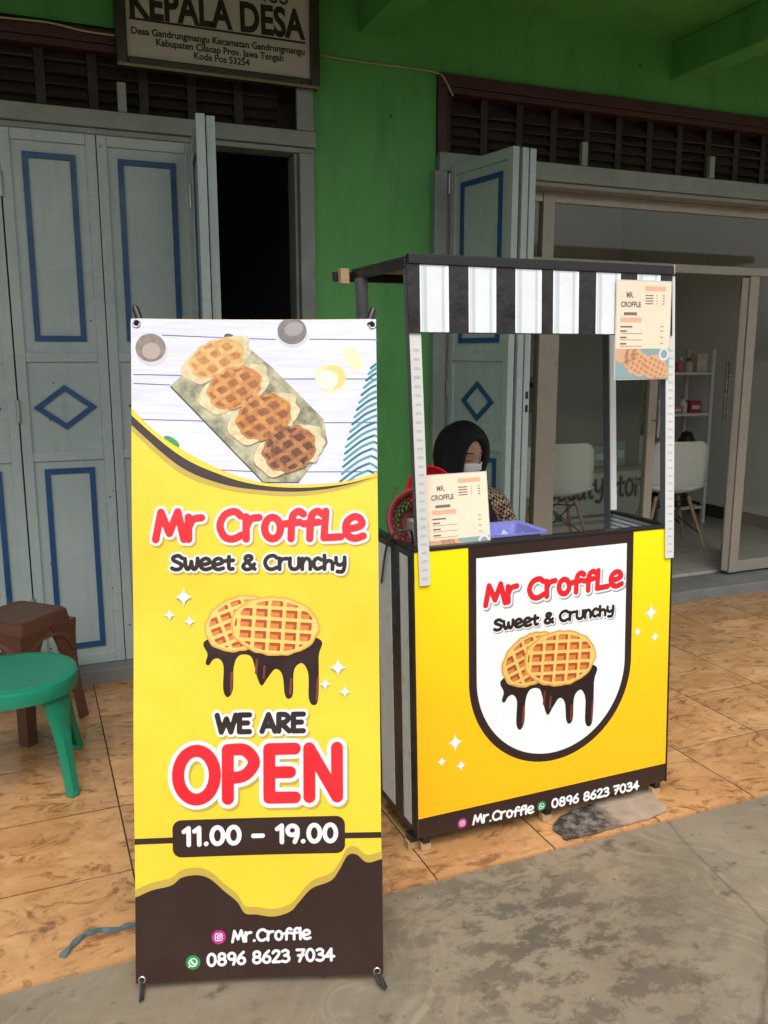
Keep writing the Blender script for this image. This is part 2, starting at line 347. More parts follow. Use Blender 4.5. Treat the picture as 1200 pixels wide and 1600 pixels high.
# --- aluminium shopfront
ALU = mat('beige_aluminium', (.34, .315, .265), .38, .25, var=.1)
m, t = custom('shop_glass')
gl = t.new('ShaderNodeBsdfGlossy'); gl.inputs['Roughness'].default_value = .02; gl.inputs['Color'].default_value = (.9, .95, .92, 1)
tr = t.new('ShaderNodeBsdfTransparent'); tr.inputs['Color'].default_value = (.88, .91, .88, 1)
fz = t.new('ShaderNodeFresnel'); fz.inputs['IOR'].default_value = 1.5; mx = t.new('ShaderNodeMixShader')
ge = t.new('ShaderNodeNewGeometry'); ml = t.new('ShaderNodeMath', operation='MULTIPLY_ADD'); ml.inputs[1].default_value = -1; ml.inputs[2].default_value = 1; t.link(ge.outputs['Backfacing'], ml.inputs[0])
m2 = t.new('ShaderNodeMath', operation='MULTIPLY'); t.link(ml.outputs[0], m2.inputs[0]); t.link(fz.outputs[0], m2.inputs[1]); t.link(m2.outputs[0], mx.inputs[0]);
t.link(tr.outputs[0], mx.inputs[1]); t.link(gl.outputs[0], mx.inputs[2])
t.link(mx.outputs[0], t.n['Material Output'].inputs['Surface']); GLASS = m
sf = add('shopfront_frame', MB().box(2.5, 5.33, 4.205, 4.245, 2.345, 2.4).box(2.5, 5.33, 4.2, 4.25, 2.0, 2.05).box(2.70, 2.775, 4.198, 4.252, .085, 2.4)
         .box(2.5, 2.699, 4.205, 4.245, .085, .16).box(4.235, 4.31, 4.198, 4.252, .085, 1.999).box(4.311, 5.33, 4.205, 4.245, .085, .16), ALU, B, bevel=.003)
add('glass_pane', MB().box(2.5, 2.699, 4.222, 4.226, .161, 1.999), GLASS, sf); add('glass_pane', MB().box(2.5, 2.699, 4.222, 4.226, 2.051, 2.344), GLASS, sf)
add('glass_pane', MB().box(2.776, 5.33, 4.222, 4.226, 2.051, 2.344), GLASS, sf); add('glass_pane', MB().box(4.311, 5.33, 4.222, 4.226, .161, 1.999), GLASS, sf)
HANDLE = mat('handle_steel', (.5, .48, .45), .22, .9)
def gdoor(x, ang, wd):
    o = add('glass_door', MB().box(0, .06, 0, .04, 0, 1.89).box(wd - .06, wd, 0, .04, 0, 1.89).box(.061, wd - .061, 0, .04, 0, .09).box(.061, wd - .061, 0, .04, 1.82, 1.89), ALU, B, local=True, bevel=.002)
    o.location = Vector((x, 4.205, .1)) - B.location; o.rotation_euler = (0, 0, math.radians(ang))
    add('glass_pane', MB().box(.061, wd - .061, .018, .022, .091, 1.819), GLASS, o, local=True)
    for y in (-.055, .085):
        hx = wd - .03; s = 0 if y < 0 else .04
        add('door_handle', MB().tube([(hx, y, .92), (hx, y, 1.37)], .013, 10).tube([(hx, s, 1.02), (hx, y, 1.02)], .007, 8).tube([(hx, s, 1.27), (hx, y, 1.27)], .007, 8), HANDLE, o, local=True, smooth=50)
    return o
gdoor(2.778, 0, .785)
d = gdoor(4.228, 46, .66)

# --- unseen shop row, added behind the camera for dark reflections in the glass
OB = thing('added_opposite_row', 'added unseen shop row across the street, for reflections in the shop glass', 'building', (2, -13, 0))
OW = mat('opposite_wall', (.3, .27, .22), .8, var=.25, vscale=1.5); OS = mat('opposite_shutter', (.05, .055, .06), .5)
add('wall', MB().box(-16, 20, -16, -13, GZ, 4.2), OW, OB); add('roof', MB().box(-16.5, 20.5, -16.5, -11.8, 4.2, 4.4), mat('opposite_roof', (.12, .06, .045), .8), OB)
for k in range(9): add('shutter', MB().box(-15 + k * 3.9, -12 + k * 3.9, -13, -12.95, GZ + .05, 2.7), OS, OB)

# ================================================================== FLAT PRINT AS THIN SHEETS
class Sheet:
    """a printed surface: origin, in-plane unit vectors u, v, outward normal n"""
    def __init__(s, o, u, v, n, bow=None): s.o, s.u, s.v, s.n = map(lambda a: np.array(a, float), (o, u, v, n)); s.bow = bow
    def uv(s, x, y):
        d = ray(x, y); nn = np.cross(s.u, s.v); k = (s.o - EYE) @ nn / (d @ nn); q = EYE + d * k - s.o
        G = np.array([[s.u @ s.u, s.u @ s.v], [s.u @ s.v, s.v @ s.v]]); return np.linalg.solve(G, [q @ s.u, q @ s.v])
    def P(s, U, V, off=0.0):
        w = off + (s.bow(U, V) if s.bow is not None else 0)
        return s.o + np.multiply.outer(U, s.u) + np.multiply.outer(V, s.v) + np.multiply.outer(w + np.zeros_like(U), s.n)
CASES = {1: 'a A D', 2: 'A b B', 4: 'B c C', 8: 'C d D', 3: 'a b B D', 6: 'A b c C', 12: 'B c d D', 9: 'a A C d',
         7: 'a b c C D', 14: 'A b c d D', 13: 'a A B c d', 11: 'a b B C d', 5: 'a A B c C D', 10: 'A b B C d D'}
def sheet_mesh(sh, f, box, res, off, blk=4):
    u0, v0, u1, v1 = box; nx = max(blk, int(math.ceil((u1 - u0) / res / blk)) * blk); ny = max(blk, int(math.ceil((v1 - v0) / res / blk)) * blk)
    us = u0 + np.arange(nx + 1) * res; vs = v0 + np.arange(ny + 1) * res
    U, V = np.meshgrid(us, vs); f = np.asarray(f(U, V), float) + 1e-9
    ins = f < 0; code = (ins[:-1, :-1] * 1 + ins[:-1, 1:] * 2 + ins[1:, 1:] * 4 + ins[1:, :-1] * 8)
    full = code == 15; fb = full.reshape(ny // blk, blk, nx // blk, blk).all(axis=(1, 3))
    big = np.kron(fb, np.ones((blk, blk), bool)); polys = []
    jb, ib = np.nonzero(fb)
    if len(jb): polys.append(np.stack([np.stack([us[ib * blk + a], vs[jb * blk + b]], -1) for a, b in ((0, 0), (blk, 0), (blk, blk), (0, blk))], 1))
    j, i = np.nonzero(full & ~big)
    if len(j): polys.append(np.stack([np.stack([us[i + a], vs[j + b]], -1) for a, b in ((0, 0), (1, 0), (1, 1), (0, 1))], 1))
    cor = {'a': (0, 0), 'b': (1, 0), 'c': (1, 1), 'd': (0, 1)}; edg = {'A': 'ab', 'B': 'bc', 'C': 'dc', 'D': 'ad'}
    for k, s in CASES.items():
        j, i = np.nonzero(code == k)
        if not len(j): continue
        pts = []
        for ch in s.split():
            if ch in cor: a, b = cor[ch]; pts.append(np.stack([us[i + a], vs[j + b]], -1))
            else:
                (a0, b0), (a1, b1) = cor[edg[ch][0]], cor[edg[ch][1]]; fa, fb_ = f[j + b0, i + a0], f[j + b1, i + a1]; tt = np.clip(fa / (fa - fb_), .001, .999)
                pts.append(np.stack([us[i + a0] + tt * (a1 - a0) * res, vs[j + b0] + tt * (b1 - b0) * res], -1))
        polys.append(np.stack(pts, 1))
    mb = MB(); mb.v = []; b = 0
    for q in polys:
        n, k, _ = q.shape; w = sh.P(q[..., 0].ravel(), q[..., 1].ravel(), off); mb.v += w.tolist()
        mb.f += [tuple(r) for r in (b + np.arange(n * k).reshape(n, k)).tolist()]; b += n * k
    return mb
# distance to a set of polylines (list of point lists), with window culling
def strokes(lines, rad, R=.03, rads=None):
    lines = [np.array(l, float) for l in lines]
    def f(U, V):
        D = np.full(U.shape, R); us, vs = U[0], V[:, 0]
        for l in lines:
            for a, b in zip(l[:-1], l[1:]):
                i0, i1 = np.searchsorted(us, [min(a[0], b[0]) - R, max(a[0], b[0]) + R]); j0, j1 = np.searchsorted(vs, [min(a[1], b[1]) - R, max(a[1], b[1]) + R])
                if i1 <= i0 or j1 <= j0: continue
                u, v = U[j0:j1, i0:i1], V[j0:j1, i0:i1]; d = b - a; L = d @ d + 1e-12
                t = np.clip(((u - a[0]) * d[0] + (v - a[1]) * d[1]) / L, 0, 1)
                np.minimum(D[j0:j1, i0:i1], np.hypot(u - a[0] - t * d[0], v - a[1] - t * d[1]), out=D[j0:j1, i0:i1])
        return D - rad
    return f
def lbox(lines, pad):
    a = np.concatenate([np.array(l) for l in lines]); return (a[:, 0].min() - pad, a[:, 1].min() - pad, a[:, 0].max() + pad, a[:, 1].max() + pad)
def ell(cx, cy, rx, ry, n=22): return [(cx + rx * math.cos(t), cy + ry * math.sin(t)) for t in np.linspace(0, 2 * math.pi, n)]
sm = lambda *p: [tuple(q) for q in catmull(p, 6)]
GLY = {
 'M': (.84, [[(.06, .0), (.2, .98), (.42, .22), (.64, 1.0), (.8, .0)]]), 'r': (.5, [[(.08, .64), (.08, 0)], sm((.08, .34), (.2, .57), (.42, .62))]),
 'C': (.68, [sm((.62, .84), (.46, 1), (.2, .88), (.07, .5), (.18, .1), (.4, 0), (.64, .14))]), 'o': (.58, [ell(.28, .31, .21, .31)]),
 'f': (.5, [sm((.52, .9), (.4, 1.0), (.26, .88), (.21, .6), (.19, .0)), [(.03, .54), (.42, .6)]]), 'L': (.58, [[(.12, 1), (.07, .03), (.52, .06)]]),
 'e': (.6, [sm((.09, .3), (.3, .3), (.5, .4), (.46, .57), (.3, .63), (.12, .5), (.07, .28), (.14, .08), (.32, 0), (.54, .07))]),
 'S': (.6, [sm((.52, .84), (.36, 1), (.13, .9), (.12, .68), (.32, .52), (.5, .34), (.42, .06), (.2, 0), (.05, .1))]),
 'w': (.72, [sm((.06, .62), (.1, .16), (.2, .02), (.32, .2), (.36, .46)), sm((.36, .46), (.42, .1), (.52, .02), (.62, .2), (.66, .64))]),
 't': (.48, [sm((.22, .92), (.21, .5), (.22, .12), (.3, .02), (.4, .05)), [(.04, .62), (.42, .66)]]),
 '&': (.7, [sm((.62, .02), (.36, .42), (.18, .74), (.24, .96), (.42, .96), (.46, .76), (.18, .46), (.07, .2), (.2, .0), (.42, .06), (.6, .38))]),
 'U': (.58, [sm((.08, .8), (.07, .3), (.16, .04), (.32, .01), (.46, .12), (.5, .4), (.5, .8))]), 'n': (.56, [[(.08, .62), (.08, 0)], sm((.08, .32), (.2, .58), (.36, .6), (.46, .4), (.46, 0))]),
 'c': (.5, [sm((.42, .54), (.27, .64), (.1, .5), (.08, .2), (.22, .01), (.44, .1))]), 'h': (.56, [[(.08, 1), (.08, 0)], sm((.08, .32), (.2, .58), (.36, .6), (.46, .4), (.46, 0))]),
 'y': (.56, [sm((.07, .66), (.09, .36), (.22, .24), (.38, .3), (.48, .45)), sm((.48, .68), (.48, .2), (.38, -.14), (.14, -.14))]),
 'W': (.9, [[(.06, 1), (.24, 0), (.45, .78), (.64, 0), (.84, 1)]]), 'E': (.66, [[(.52, 1), (.1, 1), (.1, 0), (.52, 0)], [(.1, .52), (.44, .52)]]),
 'A': (.66, [[(.05, 0), (.32, 1), (.6, 0)], [(.14, .32), (.5, .32)]]), 'R': (.62, [[(.1, 0), (.1, 1)], sm((.1, 1), (.38, .98), (.5, .78), (.38, .55), (.12, .48)), [(.2, .48), (.54, 0)]]),
 'O': (.8, [ell(.39, .5, .3, .5, 30)]), 'P': (.68, [[(.1, 0), (.1, 1)], sm((.1, 1), (.38, .99), (.53, .74), (.38, .48), (.12, .42))]), 'N': (.7, [[(.1, 0), (.1, 1), (.56, 0), (.56, 1)]]),
 '1': (.4, [[(.08, .8), (.26, 1), (.26, 0)]]), '0': (.62, [ell(.3, .5, .22, .5, 26)]), '9': (.56, [ell(.27, .7, .19, .28), sm((.46, .78), (.46, .4), (.36, 0))]),
 '8': (.58, [ell(.28, .75, .18, .24), ell(.28, .26, .21, .26)]), '6': (.56, [ell(.27, .28, .2, .28), sm((.4, 1), (.16, .66), (.07, .3))]),
 '2': (.56, [sm((.08, .8), (.2, .98), (.4, .94), (.44, .72), (.28, .38), (.07, .03)), [(.07, .02), (.48, .02)]]),
 '3': (.54, [sm((.08, .9), (.26, 1), (.42, .86), (.38, .64), (.2, .54)), sm((.2, .54), (.42, .46), (.46, .18), (.28, 0), (.06, .08))]),
 '7': (.54, [[(.06, .98), (.48, .98), (.2, 0)], [(.14, .5), (.44, .54)]]), '4': (.58, [[(.38, 0), (.38, .98), (.06, .34), (.54, .34)]]),
 '.': (.26, [[(.12, .02), (.13, .03)]]), '-': (.6, [[(.1, .42), (.46, .42)]]), 'l': (.2, [[(.1, 1), (.1, 0)]]), ' ': (.34, []),
}
XH = 1.26
for _c in 'roewncyuas': GLY[_c] = (GLY[_c][0], [[(q[0], q[1] * XH) for q in l] for l in GLY[_c][1]]) if _c in GLY else None
GLY = {k: v for k, v in GLY.items() if v}
def text_lines(s, p0, p1, cap):
    """polylines of a string whose baseline runs from p0 to p1 (u, v); cap = capital height in metres"""
    p0, p1 = np.array(p0), np.array(p1); d = p1 - p0; tot = sum(GLY[c][0] for c in s); ex = d / tot
    up = np.array([-d[1], d[0]]) / np.linalg.norm(d) * cap; x = 0; out = []
    for c in s:
        wd, st = GLY[c]
        for l in st: out.append([p0 + ex * (x + q[0]) + up * q[1] for q in l])
        x += wd
    return out
def layer(parent, name, sh, f, box, res, off, m, label=None):
    mb = sheet_mesh(sh, f, box, res, off)
    if not mb.f: return None
    return add(name, mb, m, parent, label=label)
def printed_text(parent, name, sh, lines, r, off, m, outline=None, om=None, shadow=None, sm_=None, res=.0016):
    if shadow is not None:
        l2 = [[np.array(q) + shadow for q in l] for l in lines]; layer(parent, name + '_shadow_print', sh, strokes(l2, r + outline), lbox(l2, r + outline + .004), res, off, sm_); off += .0003
    if outline is not None: layer(parent, name + '_outline', sh, strokes(lines, r + outline), lbox(lines, r + outline + .004), res, off, om); off += .0003
    return layer(parent, name, sh, strokes(lines, r), lbox(lines, r + .004), res, off, m)
def star(c, a, b):
    return (lambda U, V: (np.abs(U - c[0]) / a + 1e-9) ** .52 + (np.abs(V - c[1]) / b + 1e-9) ** .52 - 1), (c[0] - a, c[1] - b, c[0] + a, c[1] + b)
def wob(ang, k, amp): return 1 + amp * (np.sin(ang * k + 1) + .6 * np.sin(ang * (k * 1.7 // 1) + 2.2))
def ellf(cx, cy, rx, ry, rot=0, k=13, amp=.0):
    c, s = math.cos(rot), math.sin(rot)
    def f(U, V):
        x, y = (U - cx) * c + (V - cy) * s, -(U - cx) * s + (V - cy) * c
        r = np.hypot(x / rx, y / ry); return (r - wob(np.arctan2(y, x), k, amp)) * min(rx, ry)
    return f
inter = lambda *fs: (lambda U, V: np.maximum.reduce([f(U, V) for f in fs]))
union = lambda *fs: (lambda U, V: np.minimum.reduce([f(U, V) for f in fs]))
minus = lambda a, b: (lambda U, V: np.maximum(a(U, V), -b(U, V)))
def smoothu(fs, k): return lambda U, V: -k * np.log(sum(np.exp(-np.clip(f(U, V), -.05, .05) / k) for f in fs))
def vin(name, color, rough=.42, bumpy=.25, gain=.75, mott=None):
    """printed vinyl"""
    if name in MATS: return MATS[name]
    m, t = custom(name); p = t.pos(); c = [x * gain for x in lin(color)]
    col = t.mix(t.ramp(t.noise(p, 3, 4), [(.3, .94), (.7, 1.0)]), (0, 0, 0), c[:3])
    if mott: col = t.mix(t.ramp(t.noise(p, 48, 8, .72), [(.4, 0.0), (.64, 1.0)]), col, [x * gain for x in lin(mott)][:3])
    t.link(col, t.b.inputs['Base Color'])
    t.link(t.ramp(t.noise(p, 12, 4), [(.3, rough - .08), (.7, rough + .12)]), t.b.inputs['Roughness'])
    hgt = t.mix(.6, t.noise(t.pos((3.2, 3.2, 1.6)), 2.4, 3, .5, .8), t.noise(t.pos((1, 1, .35)), 5, 2))
    t.bump(t.mix(.35, hgt, t.noise(t.pos((1, 1, 1), (0, .5, 0)), 6, 2, .5, .6)), bumpy * 1.3, .03); return m
def polyf(pts):
    """signed distance to a polygon"""
    def f(U, V):
        d = np.full(U.shape, 1e9); s = np.ones(U.shape, bool); n = len(pts)
        for i in range(n):
            a, b = pts[i], pts[i - 1]; e = b - a; wx, wy = U - a[0], V - a[1]; t = np.clip((wx * e[0] + wy * e[1]) / (e @ e), 0, 1)
            d = np.minimum(d, np.hypot(wx - e[0] * t, wy - e[1] * t))
            c = ((a[1] > V) != (b[1] > V)) & (U < (b[0] - a[0]) * (V - a[1]) / (b[1] - a[1] + 1e-12) + a[0]); s ^= c
        return np.where(s, d, -d)
    return f
def waffle_logo(parent, sh, A, Bp, off, res=.0014):
    """two round waffles dripping with chocolate; A, Bp = (u, v) of design points (318, 1010) and (500, 1010)"""
    A, Bp = np.array(A), np.array(Bp); ex = (Bp - A) / 182.0; ey = np.array([ex[1], -ex[0]]); sc = np.linalg.norm(ex)
    T = lambda x, y: A + ex * (x - 318) + ey * (y - 1010); rot = math.atan2(ex[1], ex[0])
    CHO, GOLD, CREAM, PIT, PITD, SHINE = (vin('print_chocolate', '2b1715'), vin('print_waffle_gold', 'f2b24c'), vin('print_waffle_cream', 'ffd97a'), vin('print_waffle_pit', 'ec8f45'), vin('print_waffle_pit_dark', 'bf5430'), vin('print_choc_shine', '8a3a2c'))
    dp = [(322, 1000), (324, 1023), (321, 1036), (326, 1040), (333, 1031), (342, 1030), (349, 1042), (349, 1078), (356, 1090), (364, 1078), (365, 1043), (373, 1025), (390, 1025), (397, 1040), (402, 1060), (409, 1072), (418, 1060), (430, 1046), (441, 1055), (445, 1085), (451, 1093), (458, 1085), (459, 1050), (467, 1038), (475, 1039), (482, 1055), (483, 1092), (490, 1103), (498, 1092), (498, 1027), (496, 997), (400, 985)]
    drips = polyf(np.array(catmull([T(*q) for q in dp], 5, True)))
    a = T(312, 1110); b = T(506, 985); bx = (min(a[0], b[0]) - .02, min(a[1], b[1]) - .02, max(a[0], b[0]) + .02, max(a[1], b[1]) + .02)
    layer(parent, 'chocolate_drip', sh, drips, bx, res, off, CHO)
    for x, y0, y1 in ((362, 1052, 1082), (497, 1060, 1094), (455, 1062, 1085), (413, 1042, 1060), (401, 1032, 1052)):
        layer(parent, 'drip_shine', sh, strokes([[T(x, y0), T(x - 1, y1)]], 1.9 * sc), lbox([[T(x, y0), T(x - 1, y1)]], .008), res * .8, off + .0003, SHINE)
    def waffle(cx, cy, rx, ry, rt, px, py, o2, off2):
        c = T(cx, cy); bx = (c[0] - rx * sc * 1.2, c[1] - rx * sc * 1.2, c[0] + rx * sc * 1.2, c[1] + rx * sc * 1.2)
        rr = rot - rt
        layer(parent, 'waffle_rim', sh, ellf(c[0], c[1], rx * sc, ry * sc, rr, 11, .012), bx, res, off2, GOLD)
        layer(parent, 'waffle_face', sh, ellf(c[0], c[1], (rx - 3) * sc, (ry - 3) * sc, rr, 11, .012), bx, res, off2 + .0003, CREAM)
        inner = ellf(c[0], c[1], (rx - 7) * sc, (ry - 7) * sc, rr)
        cs, sn = math.cos(rr), math.sin(rr)
        def cells(g0, g1, h0, h1):
            def f(U, V):
                x, y = ((U - c[0]) * cs + (V - c[1]) * sn) / sc + o2, (-(U - c[0]) * sn + (V - c[1]) * cs) / sc + 4
                x, y = np.mod(x, px), np.mod(y, py); return np.maximum(np.maximum(g0 - x, x - g1), np.maximum(h0 - y, y - h1)) * sc
            return f
        layer(parent, 'waffle_pit', sh, inter(inner, cells(0, px - 5, 0, py - 5)), bx, res, off2 + .0006, PIT)
        layer(parent, 'waffle_pit_shade', sh, inter(inner, union(cells(px - 9.5, px - 5, 0, py - 5), cells(1.5, px - 5, py - 9.5, py - 5))), bx, res, off2 + .0009, PITD)
    waffle(374, 974, 57, 43, -.38, 22, 16, 3, off + .0006)
    waffle(429, 978, 70, 47, .06, 23.5, 17.5, 8, off + .0018)
def icon_insta(parent, sh, c, r, off):
    layer(parent, 'camera_icon', sh, ellf(c[0], c[1], r, r), (c[0] - r * 1.1, c[1] - r * 1.1, c[0] + r * 1.1, c[1] + r * 1.1), r / 12, off, vin('print_magenta', 'c4308f'))
    q = r * .48; sq = [[(c[0] + x * q, c[1] + y * q) for x, y in ((-.7, -1), (.7, -1), (1, -.7), (1, .7), (.7, 1), (-.7, 1), (-1, .7), (-1, -.7), (-.7, -1))], [(c[0] + x, c[1] + y) for x, y in ell(0, 0, q * .45, q * .45, 12)], [(c[0] + q * .55, c[1] + q * .55), (c[0] + q * .56, c[1] + q * .56)]]
    layer(parent, 'camera_icon_mark', sh, strokes(sq, r * .07), lbox(sq, r * .2), r / 16, off + .0003, vin('print_white', 'f4f4f6'))
def icon_phone(parent, sh, c, r, off):
    layer(parent, 'phone_icon', sh, ellf(c[0], c[1], r, r), (c[0] - r * 1.1, c[1] - r * 1.1, c[0] + r * 1.1, c[1] + r * 1.1), r / 12, off, vin('print_green', '1f9a50'))
    q = r * .55; sq = [[(c[0] + x, c[1] + y) for x, y in ell(0, 0, q, q, 18)], [(c[0] - q * .6, c[1] - q * .8), (c[0] - q * 1.1, c[1] - q * 1.15)]]
    ph = [[(c[0] - q * .4, c[1] + q * .35), (c[0] - q * .2, c[1] - q * .15), (c[0] + q * .38, c[1] - q * .4)]]
    layer(parent, 'phone_icon_ring', sh, strokes(sq, r * .075), lbox(sq, r * .2), r / 16, off + .0003, vin('print_white', 'f4f4f6'))
    layer(parent, 'phone_icon_mark', sh, strokes(ph, r * .13), lbox(ph, r * .3), r / 16, off + .0003, vin('print_white', 'f4f4f6'))

# --- text in the built-in font, laid on a sheet
def font_text(parent, name, s, sh, p0, p1, cap, off, m, bold=.0):
    cu = bpy.data.curves.new('lettering', 'FONT'); cu.body = s; cu.size = 1.0; cu.offset = bold; cu.resolution_u = 4; cu.fill_mode = 'FRONT'
    o = bpy.data.objects.new('lettering', cu); me = bpy.data.meshes.new_from_object(o)
    v = np.empty(len(me.vertices) * 3); me.vertices.foreach_get('co', v); v = v.reshape(-1, 3); fs = [tuple(p.vertices) for p in me.polygons]
    bpy.data.objects.remove(o); bpy.data.curves.remove(cu); bpy.data.meshes.remove(me)
    p0, p1 = np.array(p0), np.array(p1); d = p1 - p0; L = np.linalg.norm(d); e = d / L; n = np.array([-e[1], e[0]])
    x = (v[:, 0] - v[:, 0].min()) / (v[:, 0].max() - v[:, 0].min()) * L; y = v[:, 1] / .69 * cap
    mb = MB(); mb.v = sh.P(p0[0] + e[0] * x + n[0] * y, p0[1] + e[1] * x + n[1] * y, off).tolist(); mb.f = fs
    return add(name, mb, m, parent)
def quad(parent, name, sh, u0, v0, u1, v1, off, m, label=None):
    mb = MB(); U = np.array([u0, u1, u1, u0]); V = np.array([v0, v0, v1, v1]); mb.face(sh.P(U, V, off)); return add(name, mb, m, parent, label=label)
def poly(sh, px): return np.array([sh.uv(x, y) for x, y in px])
def pbox(p, pad=.004): return (p[:, 0].min() - pad, p[:, 1].min() - pad, p[:, 0].max() + pad, p[:, 1].max() + pad)
def curve_v(sh, px):
    """v as a function of u through photograph points"""
    c = np.array(catmull([sh.uv(x, y) for x, y in px], 8)); return lambda U: np.interp(U, c[:, 0], c[:, 1])

# ================================================================== OFFICE SIGN
sg = thing('office_sign', 'cream office sign with brown frame reading KEPALA DESA above the doors', 'sign', (.92, 4.05, 2.735))
SY = 4.035; sh = Sheet((.466, SY, 2.735), (1, 0, 0), (0, 0, 1), (0, -1, 0))
a, b = ony(183, 106, SY), ony(499, 137, SY); X0s, X1s, Z0s, Z1s = a[0], b[0], (a[2] + b[2]) / 2, 3.2
CREAMS = mat('sign_cream', (.5, .47, .41), .5, var=.08, dirt=.25); FRM = mat('sign_frame_brown', (.055, .045, .032), .35, .3, var=.3); GILT = mat('sign_gilt_edge', (.22, .17, .1), .35, .5)
add('board', MB().box(X0s + .02, X1s - .02, SY, SY + .03, Z0s + .02, Z1s - .02), CREAMS, sg)
add('frame', MB().box(X0s, X0s + .045, SY - .018, SY + .04, Z0s, Z1s).box(X1s - .045, X1s, SY - .018, SY + .04, Z0s, Z1s).box(X0s + .0455, X1s - .0455, SY - .017, SY + .04, Z0s, Z0s + .04).box(X0s + .0455, X1s - .0455, SY - .017, SY + .04, Z1s - .04, Z1s), FRM, sg, bevel=.006)
add('gilt_edge', MB().box(X0s, X1s, SY - .026, SY - .0185, Z0s - .004, Z0s + .01), GILT, sg, bevel=.002)
INK = mat('sign_ink', (.018, .014, .012), .5, var=.1)
sh = Sheet((X0s, SY, Z0s), (1, 0, 0), (0, 0, 1), (0, -1, 0)); px = lambda x, y: sh.uv(x, y)
font_text(sg, 'lettering', 'KEPALA DESA', sh, px(203, 24), px(477, 61), .115, .001, INK, .035)
p0, p1 = px(201, 27.5), px(477, 66.6); quad(sg, 'underline', sh, p0[0], p0[1] - .005, p1[0], p0[1] + .004, .001, INK)
font_text(sg, 'lettering', 'Desa Gandrungmangu Kecamatan Gandrungmangu', sh, px(205, 52), px(476, 86), .027, .001, INK, .028)
font_text(sg, 'lettering', 'Kabupaten Cilacap Prov. Jawa Tengah', sh, px(244, 71), px(443, 96), .027, .001, INK, .028)
font_text(sg, 'lettering', 'Kode Pos 53254', sh, px(303, 92), px(390, 103), .027, .001, INK, .028)
e = px(450, 8); font_text(sg, 'lettering', 'GANDRUNGMANGU', sh, (e[0] - .66, e[1]), e, .06, .001, INK, .015)
WIRE = mat('wire_cream', (.4, .34, .24), .6)
def wire(pxs, Y, r, name, label, m=WIRE):
    pts = catmull([ony(x, y, yy) for (x, y), yy in zip(pxs, Y)], 8); add(name, MB().tube(pts, r, 6), m, smooth=True, label=label, cat='cable')
wire([(498, 86), (560, 96), (630, 105), (683, 114), (697, 128), (708, 150)], [4.09] * 3 + [4.08, 4.07, 4.06], .0045, 'cable', 'thin cream cable running from the office sign across the green wall')
wire([(-60, 22), (0, 27), (75, 35), (130, 48), (184, 56)], [4.06] * 5, .0045, 'cable', 'thin cream cable left of the office sign along the maroon louver top')

# ================================================================== X BANNER
YB, TB = -.34, .194
bu = np.array([math.cos(YB), math.sin(YB), 0]); bb = np.array([-math.sin(YB), math.cos(YB), 0]); bv = math.cos(TB) * np.array([0, 0, 1]) + math.sin(TB) * bb
BO = np.array([.145, 1.915, .018]); BW, BH = .6, 1.618
bow = lambda U, V: -.011 * np.sin(np.pi * np.clip(U / BW, 0, 1)) * (.5 + .5 * np.cos(2 * np.pi * V / BH)) - .005 * np.sin(9 * V + 3 * U) * np.sin(np.pi * np.clip(V / BH, 0, 1))
bs = Sheet(BO, bu, bv, np.cross(bu, bv), bow)
bn = thing('x_banner', 'tall yellow croffle banner on an X stand with opening hours 11.00 - 19.00', 'banner', (BO[0] + .28, BO[1] - .1, GZ))
px = lambda x, y: bs.uv(x, y); MM = .6 / 383
YEL, TAN, BRN, RED, WHT, BLK = vin('print_yellow', 'ffdb3a'), vin('print_tan', 'cdb04a'), vin('print_brown', '38241f', .36), vin('print_red', 'f7222f'), vin('print_white', 'f4f4f6'), vin('print_ink', '2f1f1c')
rect = lambda U, V: np.maximum(np.maximum(-U, U - BW), np.maximum(-V, V - BH))
FB = (0, 0, BW, BH)
vn = layer(bn, 'vinyl_sheet', bs, rect, (-.006, -.006, BW + .006, BH + .006), .0125, 0, YEL)
md = vn.modifiers.new('solid', 'SOLIDIFY'); md.thickness = .0006; md.offset = -1
O1 = .0005
pe = curve_v(bs, [(180, 612), (210, 642), (240, 672), (280, 700), (343, 733), (400, 752), (467, 757), (533, 753), (590, 738), (640, 720)])
bt = curve_v(bs, [(180, 620), (210, 653), (280, 711), (343, 741), (400, 757), (467, 762), (533, 757), (590, 743), (640, 724)])
bb_ = curve_v(bs, [(180, 636), (210, 668), (280, 728), (343, 755), (400, 765), (467, 768), (533, 760), (590, 743.5), (640, 724.5)])
tb = curve_v(bs, [(180, 645), (210, 677), (280, 738), (343, 763), (400, 772), (467, 775), (533, 765), (590, 746), (640, 727)])
top = (0.0, px(400, 800)[1], BW, BH)
m, t = custom('print_planks'); p = t.pos()
cc = t.mix(t.ramp(t.noise(t.pos((3, 3, 60), (0, 0, 0)), 2.5, 7, .7), [(.25, 0.0), (.7, 1.0)]), 'b6b7da', 'd3d4ee'); t.link(cc, t.b.inputs['Base Color']); t.b.inputs['Roughness'].default_value = .4
PLK = m
clip = lambda U, V: np.maximum(pe(U) - V, V - BH + .001)
layer(bn, 'photo_print', bs, clip, (0.0005, top[1], BW - .0005, BH), .002, O1, PLK, label='printed photograph of four waffles on a board over white planks')
layer(bn, 'swoosh_tan', bs, lambda U, V: np.maximum(V - bb_(U), tb(U) - V), top, .0016, O1, TAN)
layer(bn, 'swoosh_brown', bs, lambda U, V: np.maximum(V - bt(U), bb_(U) - V), top, .0016, O1 + .0003, BRN)
LINE = vin('print_plank_gap', '6f7088')
def pline(pts, r, m, off, name, cl=clip):
    l = [[px(*q) for q in catmull(pts, 8)]]; layer(bn, name, bs, inter(strokes(l, r * MM), cl), lbox(l, r * MM + .003), .0011, off, m)
